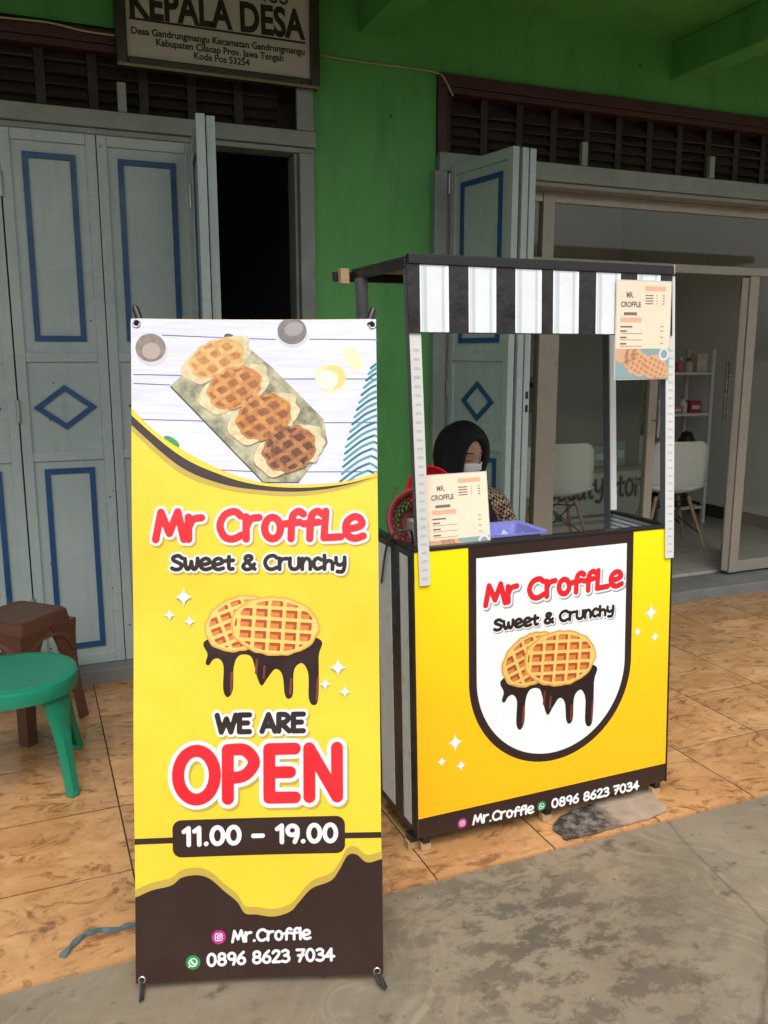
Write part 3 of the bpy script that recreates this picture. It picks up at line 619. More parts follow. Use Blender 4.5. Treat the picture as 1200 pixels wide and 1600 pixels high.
for pts in ([(253, 523), (340, 526), (430, 529)], [(484, 529), (590, 531)], [(209, 585), (280, 586), (330, 588)], [(440, 591), (590, 592)], [(209, 599), (265, 601)], [(209, 655), (300, 657), (360, 659)], [(440, 660), (590, 660)], [(343, 734), (420, 737), (590, 737)]):
    pline(pts, .8, LINE, O1 + .0003, 'plank_gap')
def blob(cx, cy, rx, ry, rot, m, off, name, k=7, amp=.0, res=.0014):
    c = px(cx, cy); R = max(rx, ry) * MM * 1.25
    layer(bn, name, bs, inter(ellf(c[0], c[1], rx * MM, ry * MM, rot, k, amp), clip), (c[0] - R, c[1] - R, c[0] + R, c[1] + R), res, off, m)
# cups, bowl, petal, leaf
blob(237, 549, 24, 23, 0, vin('print_cup_side', 'd8d6de'), O1 + .0003, 'cup'); blob(235, 543, 23, 22, 0, vin('print_cup_brown', '9a8b80', mott='7d6e64'), O1 + .0006, 'cup'); blob(236, 548, 14, 13, 0, vin('print_cup_floor', 'b7a898'), O1 + .0009, 'cup')
blob(457, 522, 24, 20, 0, vin('print_cup_side', 'd8d6de'), O1 + .0003, 'cup'); blob(456, 516, 23, 21, 0, vin('print_cup_grey', '857f7f', mott='6a6464'), O1 + .0006, 'cup'); blob(459, 513, 15, 11, .3, vin('print_cup_floor2', 'a09a99'), O1 + .0009, 'cup')
blob(517, 590, 25, 23, 0, vin('print_bowl_cream', 'f3e9b4'), O1 + .0003, 'bowl'); blob(520, 589, 20, 19, 0, vin('print_bowl_yellow', 'e9d685'), O1 + .0006, 'bowl'); blob(511, 593, 17, 16, 0, vin('print_bowl_white', 'f6f1dc'), O1 + .0009, 'bowl')
blob(552, 560, 12, 22, .5, vin('print_petal', 'f3edc0'), O1 + .0003, 'lemon_slice'); blob(268, 690, 14, 6, -.6, vin('print_leaf_green', '3f9a4a'), O1 + .0003, 'leaf')
# serving board
m, t = custom('print_board'); p = t.pos()
cc = t.mix(t.ramp(t.noise(p, 22, 7, .65), [(.35, 0.0), (.62, 1.0)]), '#5d5c48'[1:], '#b3ad8c'[1:]); cc = t.mix(t.ramp(t.noise(p, 9, 5), [(.55, 0.0), (.72, .8)]), cc, '#d9d3b4'[1:])
t.link(cc, t.b.inputs['Base Color']); t.b.inputs['Roughness'].default_value = .42
bp_ = poly(bs, [(266, 602), (300, 570), (350, 523), (362, 521), (425, 573), (506, 655), (512, 692), (468, 753), (412, 753)]); layer(bn, 'serving_board_edge', bs, inter(polyf(bp_ + np.array([-.002, -.003])), clip), pbox(bp_, .01), .0014, O1 + .0003, vin('print_board_edge', '3d3a2c')); layer(bn, 'serving_board', bs, inter(polyf(bp_), clip), pbox(bp_), .0014, O1 + .0006, m)
blob(357, 526, 8, 6, -.4, vin('print_board_handle', '55534f'), O1 + .0009, 'board_handle')
def croffle(cx, cy, rx, ry, rot, base, ridge, pit, pitd, o2):
    blob(cx - 9, cy + 7, rx * .95, ry * .9, rot, vin('print_pastry_' + base, 'f1e2bd', mott='d9b878'), O1 + .0009 + o2, 'pastry_edge', 5, .05)
    blob(cx + 22, cy - 6, rx * .7, ry * .85, rot + .4, vin('print_pastry2_' + base, 'e9dfba', mott='cbb57f'), O1 + .0009 + o2 + .0001, 'pastry_edge', 7, .06)
    blob(cx, cy, rx * .86, ry, rot, vin('print_wf_' + ridge, ridge, mott=pit), O1 + .0013 + o2, 'printed_waffle', 9, .03)
    c = px(cx, cy); cs, sn = math.cos(rot + .12), math.sin(rot + .12); P = 21 * MM
    inner = ellf(c[0], c[1], (rx * .86 - 4) * MM, (ry - 4) * MM, rot, 9, .03)
    def cells(mn, mxv, sk):
        def f(U, V):
            x = (U - c[0]) * cs + (V - c[1]) * sn; y = -(U - c[0]) * sn + (V - c[1]) * cs; x = x + y * .25
            x, y = np.mod(x + P * .3, P) - P / 2 + sk, np.mod(y * 1.15 + P * .1, P) - P / 2 - sk; return np.hypot(np.maximum(np.abs(x) - mn, 0), np.maximum(np.abs(y) - mn, 0)) - mxv
        return f
    R = rx * MM * 1.2; bx = (c[0] - R, c[1] - R, c[0] + R, c[1] + R)
    layer(bn, 'waffle_pit', bs, inter(inner, cells(.0068, .004, 0)), bx, .0012, O1 + .0016 + o2, vin('print_wp_' + pit, pit, mott=pitd))
    layer(bn, 'waffle_pit_deep', bs, inter(inner, cells(.0035, .003, .0025)), bx, .0012, O1 + .0019 + o2, vin('print_wp_' + pitd, pitd, mott=pit))
croffle(338, 559, 52, 29, .42, 'a', 'ecc27c', 'd89b55', 'b9763a', 0)
croffle(366, 605, 52, 32, .42, 'b', 'e2a860', 'bd7439', '97512a', .0012)
croffle(412, 651, 52, 35, .42, 'c', 'dc9a48', 'a9652e', '7d4522', .0024)
croffle(452, 701, 50, 36, .42, 'd', 'c58446', '7d4426', '4e2618', .0036)
TEAL = [vin('print_teal', '1c757c'), vin('print_teal2', '4a9fa0')]
stem = catmull([(596, 560), (590, 620), (584, 690), (570, 760)], 14)
for i, q in enumerate(stem[2::2]):
    L = 16 + 30 * min(1, i / 11); l = [(q[0], q[1]), (q[0] - L * .45, q[1] + L * .2), (q[0] - L, q[1] + L * .62)]
    pline(l, 1.9, TEAL[i % 2], O1 + .0003 + .0003 * (i % 2), 'palm_leaflet', inter(clip, rect))
    if q[0] < 590: l = [(q[0], q[1]), (q[0] + 10, q[1] + 6), (q[0] + 24, q[1] + 20)]; pline(l, 1.7, TEAL[(i + 1) % 2], O1 + .0003 + .0003 * ((i + 1) % 2), 'palm_leaflet', inter(clip, rect))
# titles
def ttl(s, a, b, cap, r, m, out=None, name='lettering', res=.0015, sh=bs, par=bn, pxf=px, om=WHT, shm=TAN, shv=(.004, -.0045), off=O1):
    l = text_lines(s, pxf(*a), pxf(*b), cap)
    return printed_text(par, name, sh, l, r, off, m, out, om, np.array(shv) if out else None, shm, res)
ttl('Mr CroffLe', (240, 843), (571, 841), 43 * MM, 5.9 * MM, RED, 4.2 * MM)
ttl('Sweet & CrUnchy', (267, 890), (541, 889), 21.5 * MM, 3.15 * MM, BLK, 3 * MM, res=.0012)
ttl('WE ARE', (337, 1144), (479, 1142), 26 * MM, 4.2 * MM, BLK, 4 * MM)
ttl('OPEN', (270, 1250), (540, 1244), 76 * MM, 9.4 * MM, RED, 6.5 * MM, shv=(.005, -.0065))
waffle_logo(bn, bs, px(318, 1010), px(500, 1010), O1)
for x, y, a in ((287, 933, 18), (265, 961, 11.5), (296, 971, 11.5), (528, 1043, 17), (508, 1069, 12), (539, 1081, 12)):
    f, bx = star(px(x, y), a * MM, a * MM); layer(bn, 'star', bs, f, bx, .0009, O1 + .004, WHT)
# hours pill and its line
a, b = px(213, 1317), px(594, 1302); l = [[(0.0, (a[1] + b[1]) / 2), (BW, (a[1] + b[1]) / 2)]]
layer(bn, 'hours_line', bs, inter(strokes(l, 4.6 * MM), rect), lbox(l, .01), .0016, O1, BRN)
c = px(405, 1307.5); layer(bn, 'hours_pill', bs, lambda U, V: np.hypot(np.maximum(np.abs(U - c[0]) - .188, 0), np.maximum(np.abs(V - c[1]) - .024, 0)) - .022, (c[0] - .22, c[1] - .06, c[0] + .22, c[1] + .06), .0016, O1 + .0003, BRN)
ttl('11.00 - 19.00', (284, 1321), (529, 1314), 26 * MM, 3.6 * MM, WHT, off=O1 + .0006)
mp = [(180, 1412), (213, 1402), (237, 1392), (267, 1385), (283, 1373), (307, 1369), (327, 1375), (350, 1395), (370, 1412), (382, 1430), (400, 1432), (427, 1435), (453, 1427), (467, 1412), (487, 1390), (517, 1377), (530, 1360), (543, 1337), (557, 1335), (573, 1347), (594, 1342), (625, 1330)]
mc = curve_v(bs, mp); mt = curve_v(bs, [(x, y - 12) for x, y in mp]); low = (0.0, 0.0, BW, .4)
layer(bn, 'melt_tan', bs, lambda U, V: np.maximum(V - mt(U), mc(U) - V - .001), low, .0016, O1, TAN)
layer(bn, 'melt_brown', bs, lambda U, V: V - mc(U), (0.0002, .0002, BW - .0002, .4), .0016, O1 + .0003, BRN)
ttl('Mr.Croffle', (361, 1475), (486, 1469), 17 * MM, 2.15 * MM, WHT, off=O1 + .0006, res=.0011); ttl('0896 8623 7034', (322, 1512), (523, 1502), 18 * MM, 2.2 * MM, WHT, off=O1 + .0006, res=.0011)
icon_insta(bn, bs, px(341, 1467), 11 * MM, O1 + .0006); icon_phone(bn, bs, px(301, 1506), 11 * MM, O1 + .0006)
# eyelets, stand
STEEL = mat('eyelet_steel', (.6, .6, .58), .25, .95); BPL = mat('black_plastic', (.012, .012, .012), .4); BCORD = mat('black_cord', (.02, .018, .016), .8)
hub = bs.P(np.array([.3]), np.array([.8]), -.07)[0]
stand = []
for (ex, ey), tip in (((213, 506), (207, 474)), ((582, 508), (585, 477)), ((222, 1531), None), ((589, 1517), None)):
    q = bs.uv(ex, ey); e = bs.P(np.array([q[0]]), np.array([q[1]]), .001)[0]; n_ = bs.n
    ring = [e + .0075 * (math.cos(t) * bu + math.sin(t) * bv) + n_ * .0008 for t in np.linspace(0, 2 * math.pi, 16, endpoint=False)]
    add('eyelet', MB().tube(ring, .0026, 6, closed=True), STEEL, bn, smooth=True)
    add('eyelet_hole', MB().face([e + .006 * (math.cos(t) * bu + math.sin(t) * bv) + n_ * .0006 for t in np.linspace(0, 2 * math.pi, 14, endpoint=False)]), BPL, bn)
    if tip:
        tq = bs.uv(*tip); tp_ = bs.P(np.array([tq[0]]), np.array([tq[1]]), -.018)[0]; up_ = (tp_ - hub) / np.linalg.norm(tp_ - hub)
        add('stand_arm', MB().tube([hub, tp_ - up_ * .08], .004, 8), BPL, bn, smooth=40)
        add('arm_tip', MB().tube([tp_ - up_ * .085, tp_ - up_ * .008, tp_], [.0085, .0085, .004], 10), BPL, bn, smooth=40)
        add('hook', MB().tube(catmull([tp_ - up_ * .05 + n_ * .006, tp_ - up_ * .05 + n_ * .02, e + n_ * .008 + bv * .005, e + n_ * .002 - bv * .003], 5), .0032, 8), BPL, bn, smooth=True)
    else:
        ft = onz(*((221, 1566) if ex < 300 else (602, 1547)), GZ) + np.array([0, 0, .006])
        add('stand_leg', MB().tube([hub, e - n_ * .02, ft], [.004, .005, .006], 8), BPL, bn, smooth=40)
        add('eyelet_cord', MB().tube(catmull([e + n_ * .003, e + n_ * .012 - bv * .02, ft + n_ * .012 + np.array([0, 0, .004])], 6), .003, 6), BCORD, bn, smooth=True)
bf = hub + bb * .5 + bu * .0; bf[2] = 0.006
add('stand_leg', MB().tube([hub, bf], .005, 8), BPL, bn, smooth=40); add('stand_hub', MB().obox(hub, bu * .03, bv * .03, bs.n * .012), BPL, bn, bevel=.004)

# ================================================================== CART
SHR = .05
def shear(v): v = v.copy(); v[:, 1] += SHR * v[:, 2]; v[:, 0] -= .03 * np.maximum(0, v[:, 2] - .9); return v      # the frame leans back, its posts a little to the left
CX0, CX1, CY0, CY1, CZ = 1.02, 1.972, 2.17, 2.5, .945
cart = thing('croffle_cart', 'yellow croffle sales cart with black and white striped awning', 'cart', (1.5, 2.33, 0))
CM = lambda: MB(shear)
BLKW = mat('black_wrap', (.026, .023, .022), .3, var=.35, bump=.6, bscale=14); BLKF = mat('black_frame_paint', (.012, .012, .013), .4, var=.2)
m, t = custom('cart_yellow_print'); p = t.pos(); s_ = t.new('ShaderNodeSeparateXYZ'); t.link(p, s_.inputs[0])
yc = t.ramp(s_.outputs[2], [(.08, 'f8b410'), (.45, 'fbbf12'), (.92, 'fcdf0a')]); yc = t.mix(t.ramp(t.noise(p, 26, 9, .78), [(.62, 0.0), (.74, .3)]), yc, (.35, .22, .05)); t.link(yc, t.b.inputs['Base Color']); t.link(t.ramp(t.noise(p, 9, 4), [(.3, .28), (.7, .42)]), t.b.inputs['Roughness']); t.bump(t.noise(p, 5, 3), .1, .01)
add('front_panel', CM().box(CX0, CX1, CY0, CY0 + .012, .05, CZ), m, cart, bevel=.001, label='yellow front panel with the printed shield logo')
INN = mat('cart_inside_board', (.3, .3, .3), .5)
sideL = add('side_panel', CM().box(CX0 - .002, CX0 + .01, CY0 + .0125, CY1, .05, CZ), BLKW, cart, label='left side panel with vertical grey stripes')
sideR = add('side_panel', CM().box(CX1 - .01, CX1 + .002, CY0 + .0125, CY1, .05, CZ), BLKW, cart)
STR = mat('stripe_wrap', (.74, .78, .8), .33, var=.08, bump=.15, bscale=15); STRW = mat('stripe_wrap_white', (.86, .87, .88), .33, var=.03); STRG = mat('stripe_wrap_grey', (.55, .6, .64), .33, var=.08)
for y0, y1 in ((2.213, 2.272), (2.342, 2.45)):
    st = add('stripe', CM().box(CX0 - .0032, CX0 - .0022, y0, y1, .075, CZ - .02), STR, sideL)
    for a, b in ((y0 + .004, y0 + .008), (y1 - .012, y1 - .006)): add('stripe_edge', CM().box(CX0 - .0038, CX0 - .0033, a, b, .075, CZ - .02), STRG, sideL)
lin_ = add('inner_lining', CM().box(CX1 - .0125, CX1 - .0105, CY0 + .013, CY1 - .002, .878, CZ - .002), STRG, sideR)
for k in range(4): add('lining_groove', CM().box(CX1 - .0135, CX1 - .0126, CY0 + .013, CY1 - .002, .885 + k * .015, .888 + k * .015), BLKF, sideR)
add('corner_rail', CM().box(CX0 - .006, CX0 - .0005, CY0 - .003, CY0 + .028, .045, CZ + .004), BLKF, cart); add('corner_rail', CM().box(CX1 + .0025, CX1 + .006, CY0 - .001, CY0 + .028, .045, CZ + .004), BLKF, cart)
add('counter_rim', CM().box(CX0, CX1, CY0 - .003, CY0 + .022, CZ - .0 + .0005, CZ + .012).box(CX0, CX0 + .022, CY0 + .0225, CY1, CZ + .0005, CZ + .012).box(CX1 - .022, CX1, CY0 + .0225, CY1, CZ + .0005, CZ + .012), BLKF, cart, bevel=.002)
add('counter_deck', CM().box(CX0 + .011, CX1 - .013, CY0 + .0125, CY1, .862, .877), mat('deck_board', (.1, .1, .1), .4), cart)
add('bottom_rail', CM().box(CX0, CX1, CY0 + .013, CY0 + .03, .04, .0495).box(CX0, CX1, CY1 - .02, CY1, .04, .0495), BLKF, cart)
WOOD = mat('raw_wood', (.5, .33, .17), .65, var=.3, vscale=18, bump=.3)
for x, y in ((CX0 + .03, CY0 + .022), (1.492, CY0 + .02), (CX1 - .03, CY0 + .022), (CX0 + .03, CY1 - .02), (CX1 - .03, CY1 - .02), (CX0 - .004, CY0 + .045)):
    add('foot', MB().box(x - .017, x + .017, y - .014, y + .014, 0, .026), WOOD, cart, bevel=.002); add('foot_bracket', MB().box(x - .012, x + .012, y - .017, y + .017, .0265, .0495), BLKF, cart)
# posts
WPOST = mat('white_slotted_steel', (.68, .68, .66), .4, .1, var=.08); GPOST = mat('grey_and_shaded_steel', (.16, .17, .18), .4, .5, var=.2)
for x0, x1 in ((CX0 + .012, CX0 + .048), (CX1 - .032, CX1 + .004)):
    o = add('front_post', CM().box(x0, x1, CY0 - .0085, CY0 - .0055, .845, 1.765), WPOST, cart, bevel=.0008)
    add('post_flange', CM().box(x0, x0 + .003, CY0 - .005, CY0 + .02, CZ + .014, 1.765), GPOST, o)
    sl_ = CM()
    for k in range(27): z = .865 + k * .0255; sl_.box(x0 + .009, x1 - .009, CY0 - .0092, CY0 - .0086, z, z + .007)
    add('post_slots', sl_, mat('slot_grey', (.52, .52, .51), .5), o, kind='stuff')
for x, yb in ((CX0 - .003, CY1 + .035), (CX1 - .028, CY1)):
    add('rear_post', CM().box(x, x + .003, yb - .035, yb, .7 if yb > CY1 else .878, 1.756), GPOST, cart); add('rear_post', CM().box(x + .004, x + .03, yb - .0355, yb - .0325, .7 if yb > CY1 else .958, 1.756), GPOST if yb > CY1 else WPOST, cart)  # right post: shade of the inside painted into its dark side plate
# roof and valance
ply = mat('plywood', (.42, .24, .12), .6, var=.3, vscale=14)
RY1 = 2.6
rf = add('roof', CM().box(CX0 + .012, CX1 - .016, CY0 + .001, RY1, 1.782, 1.79), BLKW, cart, bevel=.001)
add('roof_underside', CM().box(CX0 + .031, CX1 - .033, CY0 + .02, RY1 - .03, 1.7765, 1.7815), ply, rf)
add('roof_rail', CM().box(CX0 + .014, CX1 - .01, CY0 - .02, CY0 + .0005, 1.768, 1.796).box(CX0 + .009, CX0 + .03, CY0 + .001, RY1, 1.757, 1.7815).box(CX1 - .032, CX1 - .012, CY0 + .001, RY1, 1.757, 1.7815).box(CX0 - .045, CX1 - .005, RY1 + .0005, RY1 + .03, 1.752, 1.782), BLKF, rf, bevel=.002)
add('wood_block', CM().box(CX0 - .036, CX0 - .007, RY1 - .03, RY1 - .002, 1.742, 1.79), WOOD, rf, bevel=.002); add('wood_block', CM().box(CX1 - .0095, CX1 - .003, CY0 - .016, CY0 - .004, 1.772, 1.8), WOOD, rf)
cs_ = Sheet((0, CY0 - .012, 0), (1, 0, 0), (0, SHR, 1), (0, -1, SHR))
val = add('valance', CM().box(CX0 + .009, CX1 - .012, CY0 - .014, CY0 - .009, 1.578, 1.7675), BLKW, cart, label='black front valance with white vertical stripes')
vs_ = Sheet((0, CY0 - .014, 0), (1, 0, 0), (0, SHR, 1), (0, -1, SHR))
for a, b in ((656, 701), (732, 775), (805, 846), (864, 904), (931, 969), (995, 1031)):
    u0, u1 = vs_.uv(a, 465)[0], vs_.uv(b, 465)[0]; st = quad(val, 'stripe', vs_, u0, 1.581, u1, 1.766, .0008, STR)
    for p0, p1, mm in ((0, .05, STRW), (.06, .085, STRG), (.12, .24, STRG), (.76, .84, STRG), (.9, 1.0, STRW)): quad(val, 'stripe_line', vs_, u0 + (u1 - u0) * p0, 1.582, u0 + (u1 - u0) * p1, 1.765, .0013, mm)
# ---- front print
fs_ = Sheet((0, CY0, 0), (1, 0, 0), (0, SHR, 1), (0, -1, SHR)); px2 = lambda x, y: fs_.uv(x, y)
O2 = .0006
zl = (px2(655, 1275)[1] + px2(1040, 1197)[1]) / 2
quad(cart, 'print_base_band', fs_, CX0 + .001, .051, CX1 - .001, zl, O2, BRN)
ul, ur, ub = px2(732, 960)[0], px2(988, 930)[0], px2(852, 1190)[1]; uc, ua = (ul + ur) / 2, (ur - ul) / 2
shield = lambda a: (lambda U, V: np.where(V < ub + ua, np.hypot(U - uc, V - ub - ua) - a, np.abs(U - uc) - a))
layer(cart, 'shield_border', fs_, shield(ua), (ul - .004, ub - .004, ur + .004, CZ - .001), .003, O2, BRN)
wt = (px2(742, 874)[1] + px2(978, 850)[1]) / 2
layer(cart, 'shield_field', fs_, shield(ua - .027), (ul, ub, ur, wt), .003, O2 + .0003, vin('print_white_panel', 'f4f7fa', .4, .1, .88))
WHC = vin('print_white_panel', 'f4f7fa', .4, .1, .88); SHG = vin('print_grey_shadow', 'a9a9ad')
kw = dict(sh=fs_, par=cart, pxf=px2, off=O2 + .0006, om=WHC)
ttl('Mr CroffLe', (756, 946), (973, 914), .06, .0092, RED, .0062, shm=SHG, shv=(.004, -.005), **kw)
ttl('Sweet & CrUnchy', (771, 985), (959, 959), .032, .0052, BLK, .0042, shm=SHG, shv=(.003, -.0035), res=.0013, **kw)
waffle_logo(cart, fs_, px2(782, 1070), px2(930, 1050), O2 + .0006)
for x, y, a in ((711, 1160, .034), (690, 1190, .021), (720, 1196, .023), (1017, 957, .036), (996, 987, .021), (1023, 995, .023)):
    f, bx = star(px2(x, y), a * .95, a); layer(cart, 'star', fs_, f, bx, .0013, O2 + .0006, WHC)
ttl('Mr.Croffle', (738, 1288), (834, 1269), .029, .0037, WHC, res=.0014, **kw); ttl('0896 8623 7034', (861, 1262), (998, 1232), .028, .0038, WHC, res=.0014, **kw)
icon_insta(cart, fs_, px2(722, 1286), .0165, O2 + .0006); icon_phone(cart, fs_, px2(846, 1259), .0165, O2 + .0006)
# ---- menus
PAPER = vin('menu_cream', 'fce6cb', .25, .08, .88); ORG = vin('menu_orange', 'f7b196', .25, .08, .95); GRY = vin('menu_grey', '84807c', .25, .08); LGR = vin('menu_pale_grey', 'b9b0a4', .25, .08); TQ = vin('menu_teal', '9dbcbc', .25, .08); WF = vin('menu_waffle', 'f5c09a', .25, .08); WF2 = vin('menu_waffle_dark', 'dd9a6a', .25, .08)
def menu(label, sh, w, h):
    """A4 laminated menu; sheet origin at its lower left corner"""
    mo = thing('menu_sheet', label, 'menu', sh.P(np.array([w / 2]), np.array([0.]), 0)[0])
    b = quad(mo, 'laminate', sh, -.004, -.004, w + .004, h + .004, -.0012, vin('laminate_clear', 'e9e4da', .12, .08)); b2 = quad(mo, 'paper', sh, 0, 0, w, h, -.0004, PAPER)
    X, Yv = lambda f: f * w, lambda f: (1 - f) * h
    font_text(mo, 'lettering', 'MR.', sh, (X(.17), Yv(.165)), (X(.3), Yv(.165)), .055 * h, .0002, GRY, .02); font_text(mo, 'lettering', 'CROFFLE', sh, (X(.07), Yv(.26)), (X(.44), Yv(.26)), .052 * h, .0002, GRY, .03)
    quad(mo, 'tagline_bar', sh, X(.13), Yv(.345), X(.37), Yv(.315), .0002, GRY); quad(mo, 'heading_bar', sh, X(.52), Yv(.09), X(.9), Yv(.045), .0002, ORG); quad(mo, 'heading_bar', sh, X(.07), Yv(.415), X(.46), Yv(.37), .0002, ORG)
    for k in range(4):
        y = .135 + k * .028
        for a, b_ in ((.52, .67), (.73, .745), (.85, .885)): quad(mo, 'text_line', sh, X(a), Yv(y + .01), X(b_), Yv(y), .0002, GRY)
    for k, y in enumerate((.455, .5, .565, .63)):
        quad(mo, 'text_line', sh, X(.07), Yv(y + .016), X(.29 if k == 0 else .19), Yv(y), .0002, GRY); quad(mo, 'text_line', sh, X(.82), Yv(y + .01), X(.88), Yv(y), .0002, LGR)
        if k: quad(mo, 'text_line', sh, X(.07), Yv(y + .036), X(.48), Yv(y + .03), .0002, LGR)
    quad(mo, 'food_picture', sh, 0, 0, w, Yv(.69), .0002, TQ)
    ft = Yv(.69); cl = lambda U, V: np.maximum(np.maximum(-U, U - w), np.maximum(-V, V - ft))
    for cx, cy, rx, ry, rt in ((.18, .74, .045, .03, .2), (.38, .83, .055, .04, -.5), (.74, .9, .055, .042, -.4)):
        c_ = (X(cx), Yv(cy)); bx = (0, 0, w, ft); layer(mo, 'menu_waffle', sh, inter(ellf(c_[0], c_[1], rx, ry, rt, 7, .05), cl), bx, .0016, .0005 if cx < .5 else .0007, WF)
        if cx > .2:
            def grid(U, V, c_=c_, rt=rt): 
                x = np.mod((U - c_[0]) * math.cos(rt) + (V - c_[1]) * math.sin(rt), .018); y = np.mod(-(U - c_[0]) * math.sin(rt) + (V - c_[1]) * math.cos(rt), .016); return np.maximum(np.abs(x - .009) - .0055, np.abs(y - .008) - .0045)
            layer(mo, 'menu_waffle_pit', sh, inter(ellf(c_[0], c_[1], rx - .008, ry - .008, rt), grid, cl), bx, .0013, .0009, WF2)
    cr = (X(.9), Yv(.75)); layer(mo, 'white_cup_ring', sh, inter(lambda U, V: np.abs(np.hypot(U - cr[0], V - cr[1]) - .017) - .004, cl), (cr[0] - .03, cr[1] - .03, cr[0] + .03, cr[1] + .03), .0013, .0011, WHT)
    return mo
q00, q10, q01 = vs_.uv(960, 592), vs_.uv(1055, 592), vs_.uv(957, 434)
o_ = vs_.P(np.array([q00[0]]), np.array([q00[1]]), .004)[0]; uu = np.array([1.0, .02, .006]); uu /= np.linalg.norm(uu); vv = np.array([-.02, SHR - .02, 1.0]); vv = vv - uu * (vv @ uu); vv /= np.linalg.norm(vv)
menu('cream laminated menu hung on the right end of the striped awning', Sheet(o_, uu, vv, np.cross(uu, vv)), .212, .3)
o_ = np.array([CX0 + .07, 2.245, .879]); uu = np.array([1.0, .05, 0.0]); uu /= np.linalg.norm(uu); vv = np.array([.05, .16, 1.0]); vv = vv - uu * (vv @ uu); vv /= np.linalg.norm(vv)
menu('cream laminated menu standing on the cart counter in front of the seller', Sheet(o_, uu, vv, np.cross(uu, vv)), .212, .283)

# ================================================================== THINGS ON THE CART
LIL = mat('lilac_plastic', (.2, .21, .56), .3, var=.08)
def rrect(cx, cy, hx, hy, r, z, n=5):
    out = []
    for sx, sy, a0 in ((1, 1, 0), (-1, 1, 90), (-1, -1, 180), (1, -1, 270)):
        for k in range(n): a = math.radians(a0 + 90 * k / (n - 1)); out.append((cx + sx * (hx - r) + r * math.cos(a), cy + sy * (hy - r) + r * math.sin(a), z))
    return out
tx, ty, tz = 1.385, 2.38, .878
ty_ = ty
tray = thing('lilac_tray', 'lilac plastic tray with clear bags on the cart counter', 'tray', (tx, ty, tz))
rings = [rrect(tx, ty, .115, .07, .02, tz), rrect(tx, ty, .13, .085, .02, tz + .07), rrect(tx, ty, .148, .1, .022, tz + .074), rrect(tx, ty, .148, .1, .022, tz + .08), rrect(tx, ty, .126, .081, .02, tz + .078), rrect(tx, ty, .112, .068, .02, tz + .005)]
add('tray_shell', MB().loft(rings, cap0=True, cap1=True), LIL, tray, smooth=35)
m, t = custom('clear_bag'); t.b.inputs['Base Color'].default_value = (.75, .78, .9, 1); t.b.inputs['Roughness'].default_value = .15; t.b.inputs['Alpha'].default_value = .45; t.bump(t.noise(t.pos(), 45, 4), .8, .01)
bg_ = MB(); nu, nv = 14, 10
for j in range(nv):
    for i in range(nu): bg_.pts([(tx - .1 + .2 * i / (nu - 1), ty - .06 + .12 * j / (nv - 1), tz + .03 + .03 * math.sin(i * 1.3 + j) * math.cos(j * 1.7) + .015 * random.random())])
bg_.f = [(j * nu + i, j * nu + i + 1, (j + 1) * nu + i + 1, (j + 1) * nu + i) for j in range(nv - 1) for i in range(nu - 1)]
add('plastic_bag', bg_, m, label='crumpled clear plastic bags in the lilac tray', cat='bag', smooth=True)
# red colander on its side, opening towards the street
REDP = mat('red_plastic', (.2, .012, .016), .35, var=.2); REDB = mat('bright_red_plastic', (.5, .012, .02), .28, var=.1)
cc_ = np.array([1.1, 2.36, 1.015]); ax = np.array([-.25, -.92, .3]); ax /= np.linalg.norm(ax); e1 = np.cross(ax, (0, 0, 1)); e1 /= np.linalg.norm(e1); e2 = np.cross(e1, ax)
bk = thing('red_colander', 'dark red lattice colander leaning on its side behind the left cart post', 'colander', (1.075, 2.4, .94))
circ = lambda r, d, n=40: [cc_ + ax * d + r * (math.cos(t) * e1 + math.sin(t) * e2) for t in np.linspace(0, 2 * math.pi, n, endpoint=False)]
add('rim', MB().loft([circ(.084, -.004), circ(.092, .0), circ(.099, -.001), circ(.101, -.01), circ(.1, -.008), circ(.09, -.008), circ(.082, -.034), circ(.079, -.034), circ(.082, -.006), circ(.084, -.004)]), REDP, bk, smooth=40)
rib = MB()
for k in range(20):
    for sgn in (1, -1):
        pts = []
        for q in np.linspace(0, 1, 8): a = 2 * math.pi * k / 20 + sgn * q * 1.1; r = .08 * math.sqrt(max(1 - q * q * .72, 0)); pts.append(cc_ - ax * (.01 + .085 * q) + r * (math.cos(a) * e1 + math.sin(a) * e2))
        rib.tube(pts, .0022, 5)
rib.tube(circ(.043, -.094, 24), .004, 6, closed=True); add('lattice', rib, REDP, bk, smooth=True)
add('bowl_bottom', MB().face(circ(.042, -.095, 24)), REDP, bk)
lid_c = np.array([1.172, 2.43, 1.092]); lx = np.array([-.35, -.9, .25]); lx /= np.linalg.norm(lx); l1_ = np.cross(lx, (0, 0, 1)); l1_ /= np.linalg.norm(l1_); l2_ = np.cross(l1_, lx)
lc = lambda r, d, n=36: [lid_c + lx * d + r * (math.cos(t) * l1_ + math.sin(t) * l2_) for t in np.linspace(0, 2 * math.pi, n, endpoint=False)]
lid = thing('red_bowl', 'bright red round plastic bowl upright behind the counter menu', 'bowl', (1.172, 2.44, 1.01))
add('bowl_shell', MB().loft([lc(.07, .0), lc(.074, .004), lc(.078, .0), lc(.076, -.012), lc(.07, -.01), lc(.056, -.035), lc(.038, -.042)], cap1=True), REDB, lid, smooth=40)
add('bowl_inside', MB().loft([lc(.07, .0), lc(.065, -.006), lc(.05, -.028), lc(.033, -.034)], cap1=True), REDB, lid, smooth=40)
add('jar_box', MB().box(1.1, 1.24, 2.40, 2.505, .8785, 1.0), mat('box_white', (.5, .5, .48), .5), bevel=.004, label='white box on the cart counter behind the dark red colander', cat='box')
m = mat('cable_grey', (.06, .065, .06), .5)
